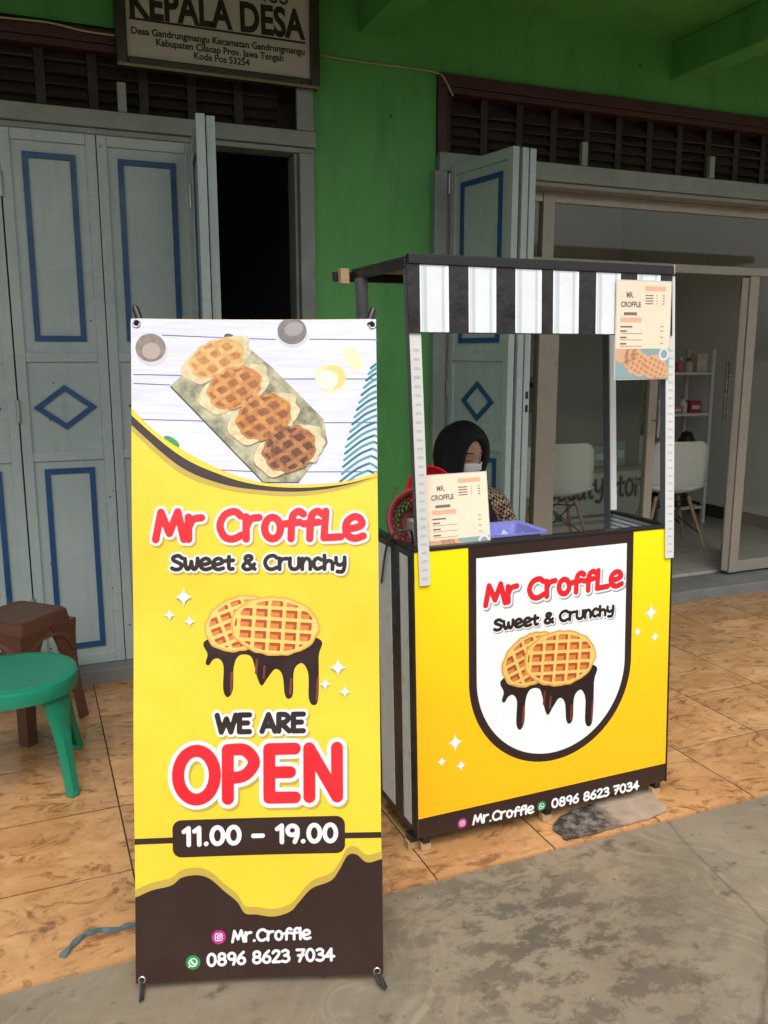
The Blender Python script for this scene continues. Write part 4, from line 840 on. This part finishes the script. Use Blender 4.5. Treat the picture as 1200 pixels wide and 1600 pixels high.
pts = catmull([onz(592, 905, .78) * 0 + np.array(q) for q in ((CX0 - .012, 2.44, .8), (CX0 - .014, 2.4, .915), (CX0 - .012, 2.35, .975), (CX0 + .03, 2.32, .992), (CX0 + .06, 2.36, .95), (CX0 + .08, 2.4, .9))], 8)
add('cart_cable', MB().tube(pts, .004, 8), m, smooth=True, label='thin grey power cable looping over the left edge of the cart', cat='cable')

# ================================================================== PLASTIC SEATS
GRN = mat('green_plastic', (.007, .21, .118), .3, var=.03, rvar=.03); BRP = mat('brown_plastic', (.1, .037, .018), .42, var=.06, bump=.15, bscale=120, rvar=.03)
# green round-seated chair, back towards -X
gc = thing('green_chair', 'green plastic chair with a round seat at the left edge', 'chair', (-.12, 3.14, 0))
gx, gy, gz = -.115, 3.14, .418
def disc(rx, ry, z, n=40): return [(gx + rx * math.copysign(abs(math.cos(t)) ** .9, math.cos(t)), gy + ry * math.copysign(abs(math.sin(t)) ** .9, math.sin(t)), z) for t in np.linspace(0, 2 * math.pi, n, endpoint=False)]
add('seat', MB().loft([disc(.03, .03, gz - .009), disc(.13, .125, gz - .008), disc(.18, .175, gz - .002), disc(.2, .195, gz), disc(.215, .21, gz - .007), disc(.22, .215, gz - .022), disc(.214, .209, gz - .06), disc(.207, .202, gz - .06), disc(.21, .205, gz - .025), disc(.05, .05, gz - .022)], cap0=True, cap1=True), GRN, gc, smooth=40)
def leg_mesh(p, q, w0, w1, dirv, th=.012):
    """tapered channel leg from top p to foot q, its flat side facing dirv"""
    p, q = np.array(p, float), np.array(q, float); d = np.array(dirv + (0,), float); d /= np.linalg.norm(d); s = np.cross((0, 0, 1), d); r = []
    for k in np.linspace(0, 1, 9):
        c = p + (q - p) * k; w_ = w1 + (w0 - w1) * (1 - k) ** 3.2; dp = .03 - .008 * k
        r.append([c + s * a + d * b for a, b in ((-w_ / 2, -dp), (-w_ / 2, .0), (-w_ * .36, .006), (w_ * .36, .006), (w_ / 2, .0), (w_ / 2, -dp), (w_ / 2 - .006, -dp), (w_ / 2 - .006, -.008), (-w_ / 2 + .006, -.008), (-w_ / 2 + .006, -dp))])
    return MB().loft(r, cap0=True, cap1=True)
for sx, sy, fx, fy in ((1, -1, .062, 2.955), (1, 1, .098, 3.352), (-1, -1, -.31, 2.93), (-1, 1, -.32, 3.35)):
    dv = (sx * .75, sy * .66); tp_ = (gx + dv[0] * .19, gy + dv[1] * .19, gz - .035)
    add('leg', leg_mesh(tp_, (fx, fy, .012), .15, .042, dv), GRN, gc, smooth=35); add('foot_pad', MB().lathe([(.018, 0), (.024, .004), (.024, .013), (.018, .018)], (fx - .01 * sx, fy - .008 * sy, .0), 14), GRN, gc, smooth=35)
br = []
for k in np.linspace(0, 1, 9):
    z = gz - .01 + .4 * k; hw = .16 + .03 * math.sin(k * math.pi); x = gx - .19 - .07 * k
    ring_ = [(x - .02 + .05 * (abs(a) ** 2) + o_, gy + a * hw, z) for o_, rng_ in ((0, np.linspace(-1, 1, 9)), (-.014, np.linspace(1, -1, 9))) for a in rng_]
    br.append(ring_)
add('backrest', MB().loft(br, cap0=True, cap1=True), GRN, gc, smooth=35)
# brown square stool
def stool(cx, cy, rot, h, label, group=None, sc=1.0):
    st = thing('brown_stool', label, 'stool', (cx, cy, 0), group)
    R_ = lambda v: (math.cos(rot) * v[0] - math.sin(rot) * v[1] + cx, math.sin(rot) * v[0] + math.cos(rot) * v[1] + cy, v[2])
    sq = lambda hh, z, r=.03: [R_(q) for q in rrect(0, 0, hh * sc, hh * sc, r, z)]
    add('seat', MB().loft([sq(.06, h - .006), sq(.11, h - .003), sq(.125, h), sq(.133, h - .008), sq(.138, h - .04), sq(.142, h - .075), sq(.136, h - .075), sq(.128, h - .02)], cap0=True, cap1=True), BRP, st, smooth=35)
    for sx, sy in ((1, 1), (1, -1), (-1, 1), (-1, -1)):
        r = []
        for k in np.linspace(0, 1, 8):
            z = (h - .05) * (1 - k); c = (.108 + .045 * k) * sc; w_ = .026 + .05 * (1 - k) ** 3
            r.append([R_((sx * (c - a * w_ if True else 0) , sy * (c - b * w_), z)) for a, b in ((-.55, -.55), (1.3, -.55), (1.3, -.2), (-.1, -.2), (-.2, -.1), (-.2, 1.3), (-.55, 1.3))])
        o = add('leg', MB().loft(r, cap0=True, cap1=True), BRP, st, smooth=35); fix_normals(o)
    # leaf-shaped aprons between the legs
    for a in range(4):
        an = a * math.pi / 2; ap = MB(); rows = []
        for k in np.linspace(-1, 1, 13):
            d_ = .02 + .09 * abs(k) ** 3; y = .145 * sc
            rows.append([R_((math.cos(an) * q[0] - math.sin(an) * q[1], math.sin(an) * q[0] + math.cos(an) * q[1], q[2])) for q in ((k * .118 * sc, y - .004, h - .07), (k * .118 * sc, y + .006, h - .07 - d_), (k * .118 * sc, y, h - .07 - d_), (k * .118 * sc, y - .009, h - .07))])
        o = add('apron', ap.loft(rows, cap0=True, cap1=True), BRP, st, smooth=35); fix_normals(o)
    return st
stool(-.088, 3.653, math.radians(45), .488, 'brown plastic stool against the doors behind the green chair', sc=1.02)
stool(1.6, 3.13, .2, .47, 'brown plastic stool under the seller behind the cart')

# ================================================================== SMALL GROUND THINGS
m = mat('blue_grey_strap', (.11, .16, .18), .35, var=.4, vscale=40)
pts = catmull([onz(*q, .004) for q in ((97, 1495), (112, 1478), (130, 1462), (152, 1453), (180, 1453), (200, 1446), (226, 1441), (260, 1432))], 6); mb = MB(); rows = []
for i, p_ in enumerate(pts):
    d_ = pts[min(i + 1, len(pts) - 1)] - pts[max(i - 1, 0)]; d_ /= np.linalg.norm(d_); s_ = np.cross(d_, (0, 0, 1)); w_ = .0085 + .002 * math.sin(i * .9); tw = .006 * math.sin(i * .45)
    rows.append([p_ + s_ * w_ + (0, 0, .002 + abs(tw)), p_ + (0, 0, .006), p_ - s_ * w_ + (0, 0, .002), p_ - s_ * w_ + (0, 0, -.003), p_ + s_ * w_ + (0, 0, -.003)])
add('plastic_strap', mb.loft(rows, cap0=True, cap1=True), m, smooth=35, label='flat blue-grey plastic strap lying on the tiles beside the banner', cat='strap')
m, t = custom('soggy_cardboard'); p = t.pos(); s_ = t.new('ShaderNodeSeparateXYZ'); t.link(p, s_.inputs[0])
mr = t.new('ShaderNodeMapRange'); mr.inputs[1].default_value = 1.66; mr.inputs[2].default_value = 1.71; ad = t.new('ShaderNodeMath', operation='MULTIPLY_ADD'); ad.inputs[1].default_value = .16; t.link(t.noise(p, 11, 6), ad.inputs[0]); t.link(s_.outputs[0], ad.inputs[2])
sb_ = t.new('ShaderNodeMath', operation='SUBTRACT'); sb_.inputs[1].default_value = .08; t.link(ad.outputs[0], sb_.inputs[0]); t.link(sb_.outputs[0], mr.inputs[0])
dkc = t.mix(t.ramp(t.noise(p, 30, 8, .7), [(.45, 0.0), (.66, 1.0)]), (.035, .028, .024), (.2, .18, .16)); ltc = t.mix(t.ramp(t.noise(p, 14, 6), [(.3, 0.0), (.7, 1.0)]), (.26, .19, .14), (.36, .28, .21))
t.link(t.mix(mr.outputs[0], dkc, ltc), t.b.inputs['Base Color']); t.link(t.ramp(mr.outputs[0], [(0, .25), (1, .6)]), t.b.inputs['Roughness']); t.bump(t.noise(p, 40, 8, .7), .6, .008)
outl = [onz(*q, .003) for q in catmull([(862, 1291), (872, 1302), (884, 1313), (905, 1308), (938, 1300), (975, 1290), (1012, 1280), (1036, 1270), (1042, 1264), (1030, 1252), (1012, 1236), (980, 1240), (930, 1254), (885, 1272)], 4, True)]
outl = [q + np.array([random.uniform(-.004, .004), random.uniform(-.004, .004), 0]) for q in outl]
cb = MB(); n_ = len(outl); b_ = cb.pts(outl); b2_ = cb.pts([q + np.array([0, 0, .004]) for q in outl]); cb.f = [tuple(b2_ + k for k in range(n_)), tuple(b_ + k for k in range(n_))[::-1]] + [(b_ + k, b_ + (k + 1) % n_, b2_ + (k + 1) % n_, b2_ + k) for k in range(n_)]
o = add('dirty_sheet', cb, m, label='dirty flattened brown sheet on the tiles under the cart front', cat='sheet'); fix_normals(o)
# pebbles and crumbs on the concrete
pb = MB()
for k in range(260):
    x, y = random.uniform(-.2, 2.6), 2.0 - abs(random.gauss(0, .55)) if k % 3 else random.uniform(.9, 2.0)
    if y < .7: continue
    r = random.uniform(.0015, .0045) * (1.8 if random.random() < .06 else 1); h = r * random.uniform(.5, .9); n_ = 6; a0 = random.random() * 6
    ring = lambda k_, z: [(x + r * k_ * (1 + .3 * math.sin(3 * t_ + a0)) * math.cos(t_), y + r * k_ * math.sin(t_ + .2), z) for t_ in np.linspace(0, 2 * math.pi, n_, endpoint=False)]
    pb.loft([ring(.8, GZ - .002), ring(1, GZ + h * .4), ring(.55, GZ + h)], cap1=True)
add('pebbles', pb, mat('pebble_stone', (.2, .17, .13), .85, var=.5, vscale=60), kind='stuff', label='tiny pebbles and crumbs scattered over the concrete', smooth=60)

# ================================================================== SELLER
person = thing('person', 'seated person in black headscarf, white face mask and checked brown blouse behind the cart', 'person', (1.6, 3.1, 0))
m, t = custom('checked_cloth'); p = t.pos((1, 1, 1), (.3, .5, .78)); ck = t.new('ShaderNodeTexChecker'); ck.inputs['Scale'].default_value = 75; ck.inputs['Color1'].default_value = (.05, .018, .012, 1); ck.inputs['Color2'].default_value = (.5, .38, .26, 1)
t.link(p, ck.inputs['Vector']); t.link(ck.outputs[0], t.b.inputs['Base Color']); t.b.inputs['Roughness'].default_value = .85; t.bump(t.noise(t.pos(), 14, 3), .4, .02); CHK = m
SKIN = mat('skin', (.46, .26, .165), .5, var=.08, vscale=20); SCARF = mat('black_scarf', (.0045, .0045, .007), .85, var=.2, bump=.9, bscale=16); MASKM = mat('white_mask', (.85, .85, .87), .75, var=.04); TROU = mat('dark_trousers', (.02, .02, .025), .8)
HC = np.array([1.6, 3.02, 1.12])                     # head centre
ya, pt = math.radians(14), math.radians(-11)             # head turned to the street, bowed
Hf = np.array([math.sin(ya) * math.cos(pt), -math.cos(ya) * math.cos(pt), math.sin(pt)]); Hr = np.cross(Hf, (0, 0, 1)); Hr /= np.linalg.norm(Hr); Hu = np.cross(Hr, Hf)
hp = lambda x, y, z: HC + Hr * x + Hf * y + Hu * z       # x to the head's right hand side in its own view of travel, y forward, z up
gs = lambda x, z, cx, cz, sx, sz: math.exp(-((x - cx) / sx) ** 2 - ((z - cz) / sz) ** 2)
def face_pt(az, el, o=0.0):
    x, y, z = math.sin(az) * math.cos(el), math.cos(az) * math.cos(el), math.sin(el)
    rx, ry, rz = .069, .083, .105
    if z < 0: rx *= 1 - .28 * z * z; ry *= 1 - .08 * z * z
    X, Y_, Z = x * (rx + o), y * (ry + o), z * (rz + o)
    if y > 0:
        Y_ += .019 * gs(X, Z, 0, -.022, .011, .016) + .011 * gs(X, Z, 0, .0, .008, .025)      # nose
        for s in (-1, 1): Y_ -= .009 * gs(X, Z, s * .03, .008, .016, .011); Y_ += .006 * gs(X, Z, s * .031, .006, .012, .007); Y_ += .004 * gs(X, Z, s * .03, .026, .02, .008)
        Y_ += .006 * gs(X, Z, 0, -.06, .018, .008) + .006 * gs(X, Z, 0, -.09, .018, .012)
    return X, Y_, Z
rows = [[hp(*face_pt(a, e)) for a in np.linspace(-math.pi, math.pi, 56, endpoint=False)] for e in np.linspace(-math.pi / 2 + .02, math.pi / 2 - .02, 44)]
body_parts = MB().loft(rows, cap0=True, cap1=True)
ho = add('head', body_parts, SKIN, person, smooth=True); fix_normals(ho)
for s in (-1, 1):
    for zz, r, mm, nm, c_ in ((.0045, .0016, 'lash', 'eyelashes', (.012, .008, .006)), (.027, .0026, 'brow', 'eyebrow', (.03, .017, .012))):
        pts = []
        for k in np.linspace(-1, 1, 9):
            X = s * (.031 + .0165 * k); Z = zz + (-.004 * (1 - k * k) if nm == 'eyelashes' else .004 * (1 - k * k) - .002 * k)
            az = math.asin(max(-1, min(1, X / .069 / math.cos(Z / .105)))); el = math.asin(Z / .105); q = face_pt(az, el, .0006); pts.append(hp(q[0], q[1], q[2]))
        add(nm, MB().tube(pts, [r * (.45 + .55 * math.sin(math.pi * (i + .5) / 9)) for i in range(9)], 6), mat(mm, c_, .7), person, smooth=True)
# mask
mk = []
for e_ in np.linspace(-1.25, -.02, 14):
    row = []
    for a in np.linspace(-1.15, 1.15, 25):
        top = -.03 - .13 * (abs(a) / 1.15) ** 1.3; e = -1.22 + (top + 1.22) * (e_ + 1.25) / 1.23
        q = face_pt(a, e, .004); pl = .0022 * math.sin((e_ + 1.25) / 1.23 * 3 * 2 * math.pi); bulge = .012 * math.exp(-(a / .7) ** 2) * math.exp(-((e + .45) / .5) ** 2); row.append(hp(q[0], q[1] + bulge + pl * .6, q[2]))
    mk.append(row)
mo = add('face_mask', MB().loft(mk, close_u=False), MASKM, person, smooth=True, solid=.0015)
# headscarf: a hood swept from the rim round the face to the back of the head, and a drape over neck and chest
rows = []
for q in np.linspace(0, 1, 26):
    row = []
    for ph in np.linspace(0, 2 * math.pi, 64, endpoint=False):
        cx, cz = math.sin(ph), math.cos(ph)
        th0 = .7 / math.sqrt((cx / 1.0) ** 2 + (cz / (1.12 if cz > 0 else 1.5)) ** 2)
        th = th0 + (math.pi - .02 - th0) * q; o = .004 + .012 * min(1, q * 6) - (.006 if q == 0 else 0)
        x, y, z = cx * math.sin(th), math.cos(th), cz * math.sin(th)
        fold = 1 + (.016 * math.sin(5 * ph + 6 * q) + .01 * math.sin(11 * ph - 9 * q)) * q
        row.append(hp(x * (.079 + o * 1.7) * fold, y * (.097 + o * 1.9) - .004, z * (.113 + o * 1.5) * fold))
    rows.append(row)
add('headscarf', MB().loft(rows, cap1=True), SCARF, person, smooth=True, solid=.004)
rows = []
for s in np.linspace(0, 1, 16):
    row = []
    for a in np.linspace(-math.pi, math.pi, 72, endpoint=False):
        R_ = .066 + .1 * s ** 1.1; fold = 1 + .06 * math.sin(a * 6 + 2.5 * s) * s; y = math.cos(a)
        row.append(np.array([HC[0] - .004 + R_ * 1.12 * fold * math.sin(a), HC[1] + .012 + .035 * s - R_ * fold * y * (1.0 if y > 0 else .85), HC[2] - .055 - .24 * s - .03 * s * max(0, y)]))
    rows.append(row)
add('headscarf_drape', MB().loft(rows), SCARF, person, smooth=True, solid=.004)
# body: one skinned figure, seated, forearms resting forward
def skin_body(name, verts, edges, radii, m, parent, root=0, sub=2):
    me = bpy.data.meshes.new(name); base = wpos(parent); me.from_pydata([tuple(np.array(v) - base) for v in verts], edges, []); o = bpy.data.objects.new(name, me); COL.objects.link(o); o.parent = parent
    o.modifiers.new('skin', 'SKIN'); sv = me.skin_vertices[0].data
    for i, r in enumerate(radii): sv[i].radius = r if hasattr(r, '__len__') else (r, r); sv[i].use_root = (i == root)
    sb = o.modifiers.new('sub', 'SUBSURF'); sb.levels = sub; sb.render_levels = sub; me.materials.append(m)
    for p_ in o.modifiers: p_.show_viewport = True
    return o
px_, py_ = 1.635, 3.12
V = [(px_, py_ + .02, .56), (px_, py_ + .03, .7), (px_, py_ + .01, .83), (px_, py_ - .015, .93), (px_, py_ - .035, 1.02),
     (px_ + .18, py_ - .01, .9), (px_ + .25, py_ - .03, .72), (px_ + .2, py_ - .17, .64), (px_ + .13, py_ - .27, .615),
     (px_ - .165, py_ - .01, .91), (px_ - .225, py_ - .03, .72), (px_ - .19, py_ - .17, .64), (px_ - .12, py_ - .27, .615),
     (px_ + .1, py_ - .02, .54), (px_ + .13, py_ - .36, .51), (px_ + .13, py_ - .36, .1), (px_ - .1, py_ - .02, .54), (px_ - .13, py_ - .36, .51), (px_ - .13, py_ - .36, .1),
     (px_ + .13, py_ - .44, .035), (px_ - .13, py_ - .44, .035)]
E_ = [(0, 1), (1, 2), (2, 3), (3, 4), (3, 5), (5, 6), (6, 7), (7, 8), (3, 9), (9, 10), (10, 11), (11, 12), (0, 13), (13, 14), (14, 15), (0, 16), (16, 17), (17, 18), (15, 19), (18, 20)]
R_ = [(.16, .13), (.145, .115), (.15, .11), (.12, .09), (.05, .05), .066, .05, .042, .034, .066, .05, .042, .034, .09, .065, .042, .09, .065, .042, .035, .035]
skin_body('blouse_and_body', V, E_, R_, CHK, person)
for s in (1, -1):
    wx = px_ + s * (.13 if s > 0 else .12); w0 = np.array([wx, py_ - .27, .612]); hv, he, hr = [tuple(w0), tuple(w0 + (0, -.05, .005)), tuple(w0 + (0, -.085, .003))], [(0, 1), (1, 2)], [(.03, .022), (.038, .018), (.036, .016)]
    for i in range(4):
        bx_ = (-.027 + .018 * i); b_ = len(hv); L = (.066, .076, .072, .058)[i]
        hv += [tuple(w0 + (bx_, -.09, .0)), tuple(w0 + (bx_ * 1.1, -.09 - L * .5, -.004)), tuple(w0 + (bx_ * 1.1, -.09 - L, -.022))]; he += [(2, b_), (b_, b_ + 1), (b_ + 1, b_ + 2)]; hr += [.0095, .0085, .0075]
    b_ = len(hv); hv += [tuple(w0 + (-s * .04, -.055, -.006)), tuple(w0 + (-s * .055, -.085, -.012))]; he += [(1, b_), (b_, b_ + 1)]; hr += [.011, .009]
    skin_body('hand', hv, he, hr, SKIN, person, sub=1)
# ================================================================== SHOP INTERIOR
WPL = mat('white_shell_plastic', (.72, .72, .7), .35, var=.04); BEECH = mat('beech_leg', (.42, .26, .14), .5, var=.2); BST = mat('black_steel_rod', (.02, .02, .02), .4, .5)
FZ = .085
def shell_chair(cx, cy, rot, label):
    ch = thing('white_chair', label, 'chair', (cx, cy, FZ), 'white shell chairs inside the shop'); R_ = lambda v: np.array((math.cos(rot) * v[0] - math.sin(rot) * v[1] + cx, math.sin(rot) * v[0] + math.cos(rot) * v[1] + cy, v[2] + FZ))
    prof = catmull([(.22, .435), (.2, .45), (.08, .43), (-.1, .425), (-.17, .47), (-.205, .6), (-.235, .76), (-.25, .82)], 5); rows = []
    n = len(prof)
    for i, (d_, z) in enumerate(prof):
        k = i / (n - 1); hw = .2 + .03 * math.sin(k * math.pi) - (.05 * max(0, (k - .8) / .2) ** 2) - (.03 * max(0, (.15 - k) / .15)); rows.append([R_((a * hw, -d_ + (-.0 + .05 * a * a * (1 if k > .55 else 0)) * -1 * 1.0 + 0, z + (.05 * a * a if k < .55 else .0))) for a in np.linspace(-1, 1, 11)])
    add('seat_shell', MB().loft(rows, close_u=False), WPL, ch, smooth=True, solid=.008)
    for sx in (1, -1):
        for sy in (1, -1): add('leg', MB().tube([R_((sx * .12, sy * .1, .4)), R_((sx * .23, sy * .21, 0))], [.015, .01], 8), BEECH, ch, smooth=40)
    rod = MB()
    for a, b in (((.14, .12, .36), (.0, -.12, .33)), ((-.14, .12, .36), (0, -.12, .33)), ((.2, .18, .13), (-.12, .1, .38)), ((-.2, .18, .13), (.12, .1, .38)), ((.2, -.18, .13), (-.12, -.1, .38)), ((-.2, -.18, .13), (.12, -.1, .38)), ((.12, .1, .39), (.12, -.1, .39)), ((-.12, .1, .39), (-.12, -.1, .39))): rod.tube([R_(a), R_(b)], .005, 6)
    add('brace_rods', rod, BST, ch, smooth=True)
shell_chair(4.38, 5.0, math.radians(160), 'white shell chair just inside the open glass door')
shell_chair(3.52, 5.2, math.radians(165), 'white shell chair behind the closed glass door, in the middle')
shell_chair(3.08, 5.15, math.radians(150), 'white shell chair farthest left, behind the narrow glass pane')
# display counter
ct = thing('display_counter', 'low white display counter with beauty store lettering inside the shop', 'counter', (4.0, 5.9, FZ))
CW = mat('counter_white', (.6, .6, .57), .4, var=.05)
add('counter_body', MB().box(2.9, 4.78, 5.72, 6.12, FZ, .57), CW, ct, bevel=.004); add('counter_top', MB().box(2.88, 4.8, 5.69, 6.14, .5705, .6), mat('counter_top_wood', (.3, .25, .19), .4), ct, bevel=.003)
cs2 = Sheet((2.9, 5.72, FZ), (1, 0, 0), (0, 0, 1), (0, -1, 0))
scr = {'e': GLY['e'], 't': GLY['t'], 'y': GLY['y'], 'o': GLY['o'], 'r': GLY['r'], 'B': (.6, [[(.1, 0), (.1, 1)], sm((.1, 1), (.42, .9), (.4, .6), (.1, .52)), sm((.1, .52), (.5, .42), (.46, .06), (.1, 0))]), 'a': (.54, [ell(.24, .3, .19, .3), sm((.43, .6), (.43, .1), (.52, .02))]), 'u': (.56, [sm((.08, .62), (.08, .16), (.24, 0), (.42, .2), (.44, .62)), sm((.44, .62), (.45, .1), (.52, .02))]), 's': (.44, [sm((.38, .56), (.24, .64), (.1, .5), (.26, .32), (.36, .14), (.2, 0), (.06, .08))])}
GLY.update(scr)
p0, p1 = cs2.uv(862, 783), cs2.uv(1003, 772)
printed_text(ct, 'lettering', cs2, text_lines('Beauty store', (p0[0] - .06, (p0[1] + p1[1]) / 2), (p1[0] + .1, (p0[1] + p1[1]) / 2), .17), .011, .001, INK, .012, vin('counter_grey_outline', 'b5b5b2'), None, None, .004)
quad(ct, 'green_badge', cs2, .98, .09, 1.05, .15, .001, vin('print_green', '1f9a50')); quad(ct, 'contact_line', cs2, .6, .105, .95, .13, .001, vin('menu_grey', '84807c')); quad(ct, 'contact_line', cs2, 1.09, .105, 1.5, .13, .001, vin('menu_grey', '84807c'))
quad(ct, 'grey_swoosh', cs2, .3, .05, 1.8, .08, .001, vin('counter_grey_outline', 'b5b5b2'))
pal = [('cream', (.6, .55, .42)), ('pink', (.55, .16, .22)), ('mint', (.25, .42, .36)), ('tan', (.42, .24, .12)), ('white', (.65, .65, .63)), ('black', (.02, .02, .02)), ('red', (.4, .04, .06))]
PM = {n: mat('product_' + n, c, .4, var=.1) for n, c in pal}
def product_box(x, y, z, w_, d_, h, col, label, group):
    o = thing('product_box', label, 'box', (x, y, z), group); add('carton', MB().box(x - w_ / 2, x + w_ / 2, y - d_ / 2, y + d_ / 2, z, z + h), PM[col], o, bevel=.003)
    add('carton_label', MB().box(x - w_ * .33, x + w_ * .33, y - d_ / 2 - .0015, y - d_ / 2 - .0005, z + h * .3, z + h * .62), PM['white' if col != 'white' else 'mint'], o)
def product_bottle(x, y, z, r, h, col, cap_, label, group):
    o = thing('product_bottle', label, 'bottle', (x, y, z), group); add('bottle_body', MB().lathe([(r * .9, 0), (r, .01), (r, h * .62), (r * .45, h * .74), (r * .4, h * .8)], (x, y, z), 16), PM[col], o, smooth=40); add('cap', MB().lathe([(r * .5, h * .8 + .001), (r * .5, h), (r * .4, h + .004)], (x, y, z), 12), PM[cap_], o, smooth=40)
G1 = 'cosmetics on the display counter'
for x, col, h, wd, lb in ((3.02, 'white', .16, .09, 'white cosmetics carton at the far left end of the display counter'), (3.2, 'cream', .2, .1, 'cream cosmetics carton left of the tall pump bottle on the counter'), (3.72, 'white', .15, .16, 'wide white cosmetics carton in the middle of the display counter'), (4.08, 'cream', .19, .11, 'cream cosmetics carton right of middle on the display counter'), (4.2, 'tan', .19, .07, 'slim tan cosmetics carton on the display counter'), (4.38, 'mint', .17, .16, 'wide mint green cosmetics carton on the display counter'), (4.58, 'mint', .2, .1, 'narrow mint green cosmetics carton at the counter end')): product_box(x, 5.86, .6, wd, .08, h, col, lb, G1)
for x, col, cp, h, lb in ((3.42, 'white', 'white', .26, 'tall white pump bottle on the display counter'), (3.9, 'pink', 'black', .2, 'pink bottle with black cap on the display counter'), (3.52, 'cream', 'white', .18, 'short cream bottle beside the tall white bottle')): product_bottle(x, 5.85, .6, .032, h, col, cp, lb, G1)
# shelf rack
rk = thing('shelf_rack', 'white open shelf rack with small goods in the open shop doorway', 'shelf', (5.07, 5.75, FZ))
WST = mat('white_rack_steel', (.62, .62, .6), .4)
rx0, rx1, ry0, ry1 = 4.84, 5.33, 5.6, 5.93
for x in (rx0, rx1 - .03):
    for y in (ry0, ry1 - .03): add('rack_post', MB().box(x, x + .03, y, y + .03, FZ, 1.56), WST, rk)
SZ = (.235, .667, 1.032, 1.372)
for z in SZ: add('rack_shelf', MB().box(rx0 + .031, rx1 - .031, ry0 + .005, ry1 - .005, z - .022, z), WST, rk, bevel=.002)
G2 = 'goods on the shelf rack'
product_box(5.24, 5.7, SZ[3] + .0005, .11, .1, .15, 'cream', 'cream carton at the right end of the top rack shelf', G2)
for x, col, cp, h, lb in ((4.93, 'red', 'black', .15, 'dark red bottle with black cap on the top rack shelf'), (5.03, 'pink', 'cream', .12, 'pink bottle with cream cap on the top rack shelf'), (5.12, 'cream', 'red', .11, 'cream bottle with red cap on the top rack shelf')): product_bottle(x, 5.68, SZ[3] + .0005, .036, h, col, cp, lb, G2)
product_box(4.99, 5.7, SZ[2] + .0005, .16, .1, .06, 'pink', 'flat pink carton on the second rack shelf', G2); product_box(5.2, 5.7, SZ[2] + .0005, .12, .1, .1, 'red', 'red carton at the right of the second rack shelf', G2)
product_bottle(5.085, 5.68, SZ[2] + .0005, .035, .14, 'white', 'pink', 'round white bottle between pink and red cartons on the rack', G2)
def pouch(x, y, z, sx, sy, h, seed, label):
    r = random.Random(seed); rows = []
    for k in np.linspace(0, 1, 7): rows.append([(x + sx * (1 - .55 * k ** 2.2) * math.cos(a) * (1 + .12 * r.uniform(-1, 1)), y + sy * (1 - .55 * k ** 2.2) * math.sin(a), z + h * k * (1 + .1 * r.uniform(-1, 1) * (k > 0))) for a in np.linspace(0, 2 * math.pi, 16, endpoint=False)])
    add('black_pouch', MB().loft(rows, cap0=True, cap1=True), PM['black'], smooth=True, label=label, cat='bag', group=G2)
pouch(4.98, 5.74, SZ[1], .1, .09, .13, 1, 'low black bag at the left of the third rack shelf'); pouch(5.2, 5.74, SZ[1], .09, .09, .19, 2, 'taller black bag at the right of the third rack shelf'); pouch(5.1, 5.74, SZ[0], .17, .1, .14, 3, 'long black bag on the lowest rack shelf')
# framed poster and wall box inside the shop
ps = thing('wall_poster', 'pale green wall-hung paper holder behind the shop glass', 'poster', (4.55, 7.27, 1.1)); add('poster_panel', MB().box(4.35, 4.75, 7.26, 7.285, .95, 1.3), PM['mint'], ps, bevel=.003); add('poster_slot', MB().box(4.45, 4.65, 7.252, 7.2595, 1.2, 1.24), PM['black'], ps)
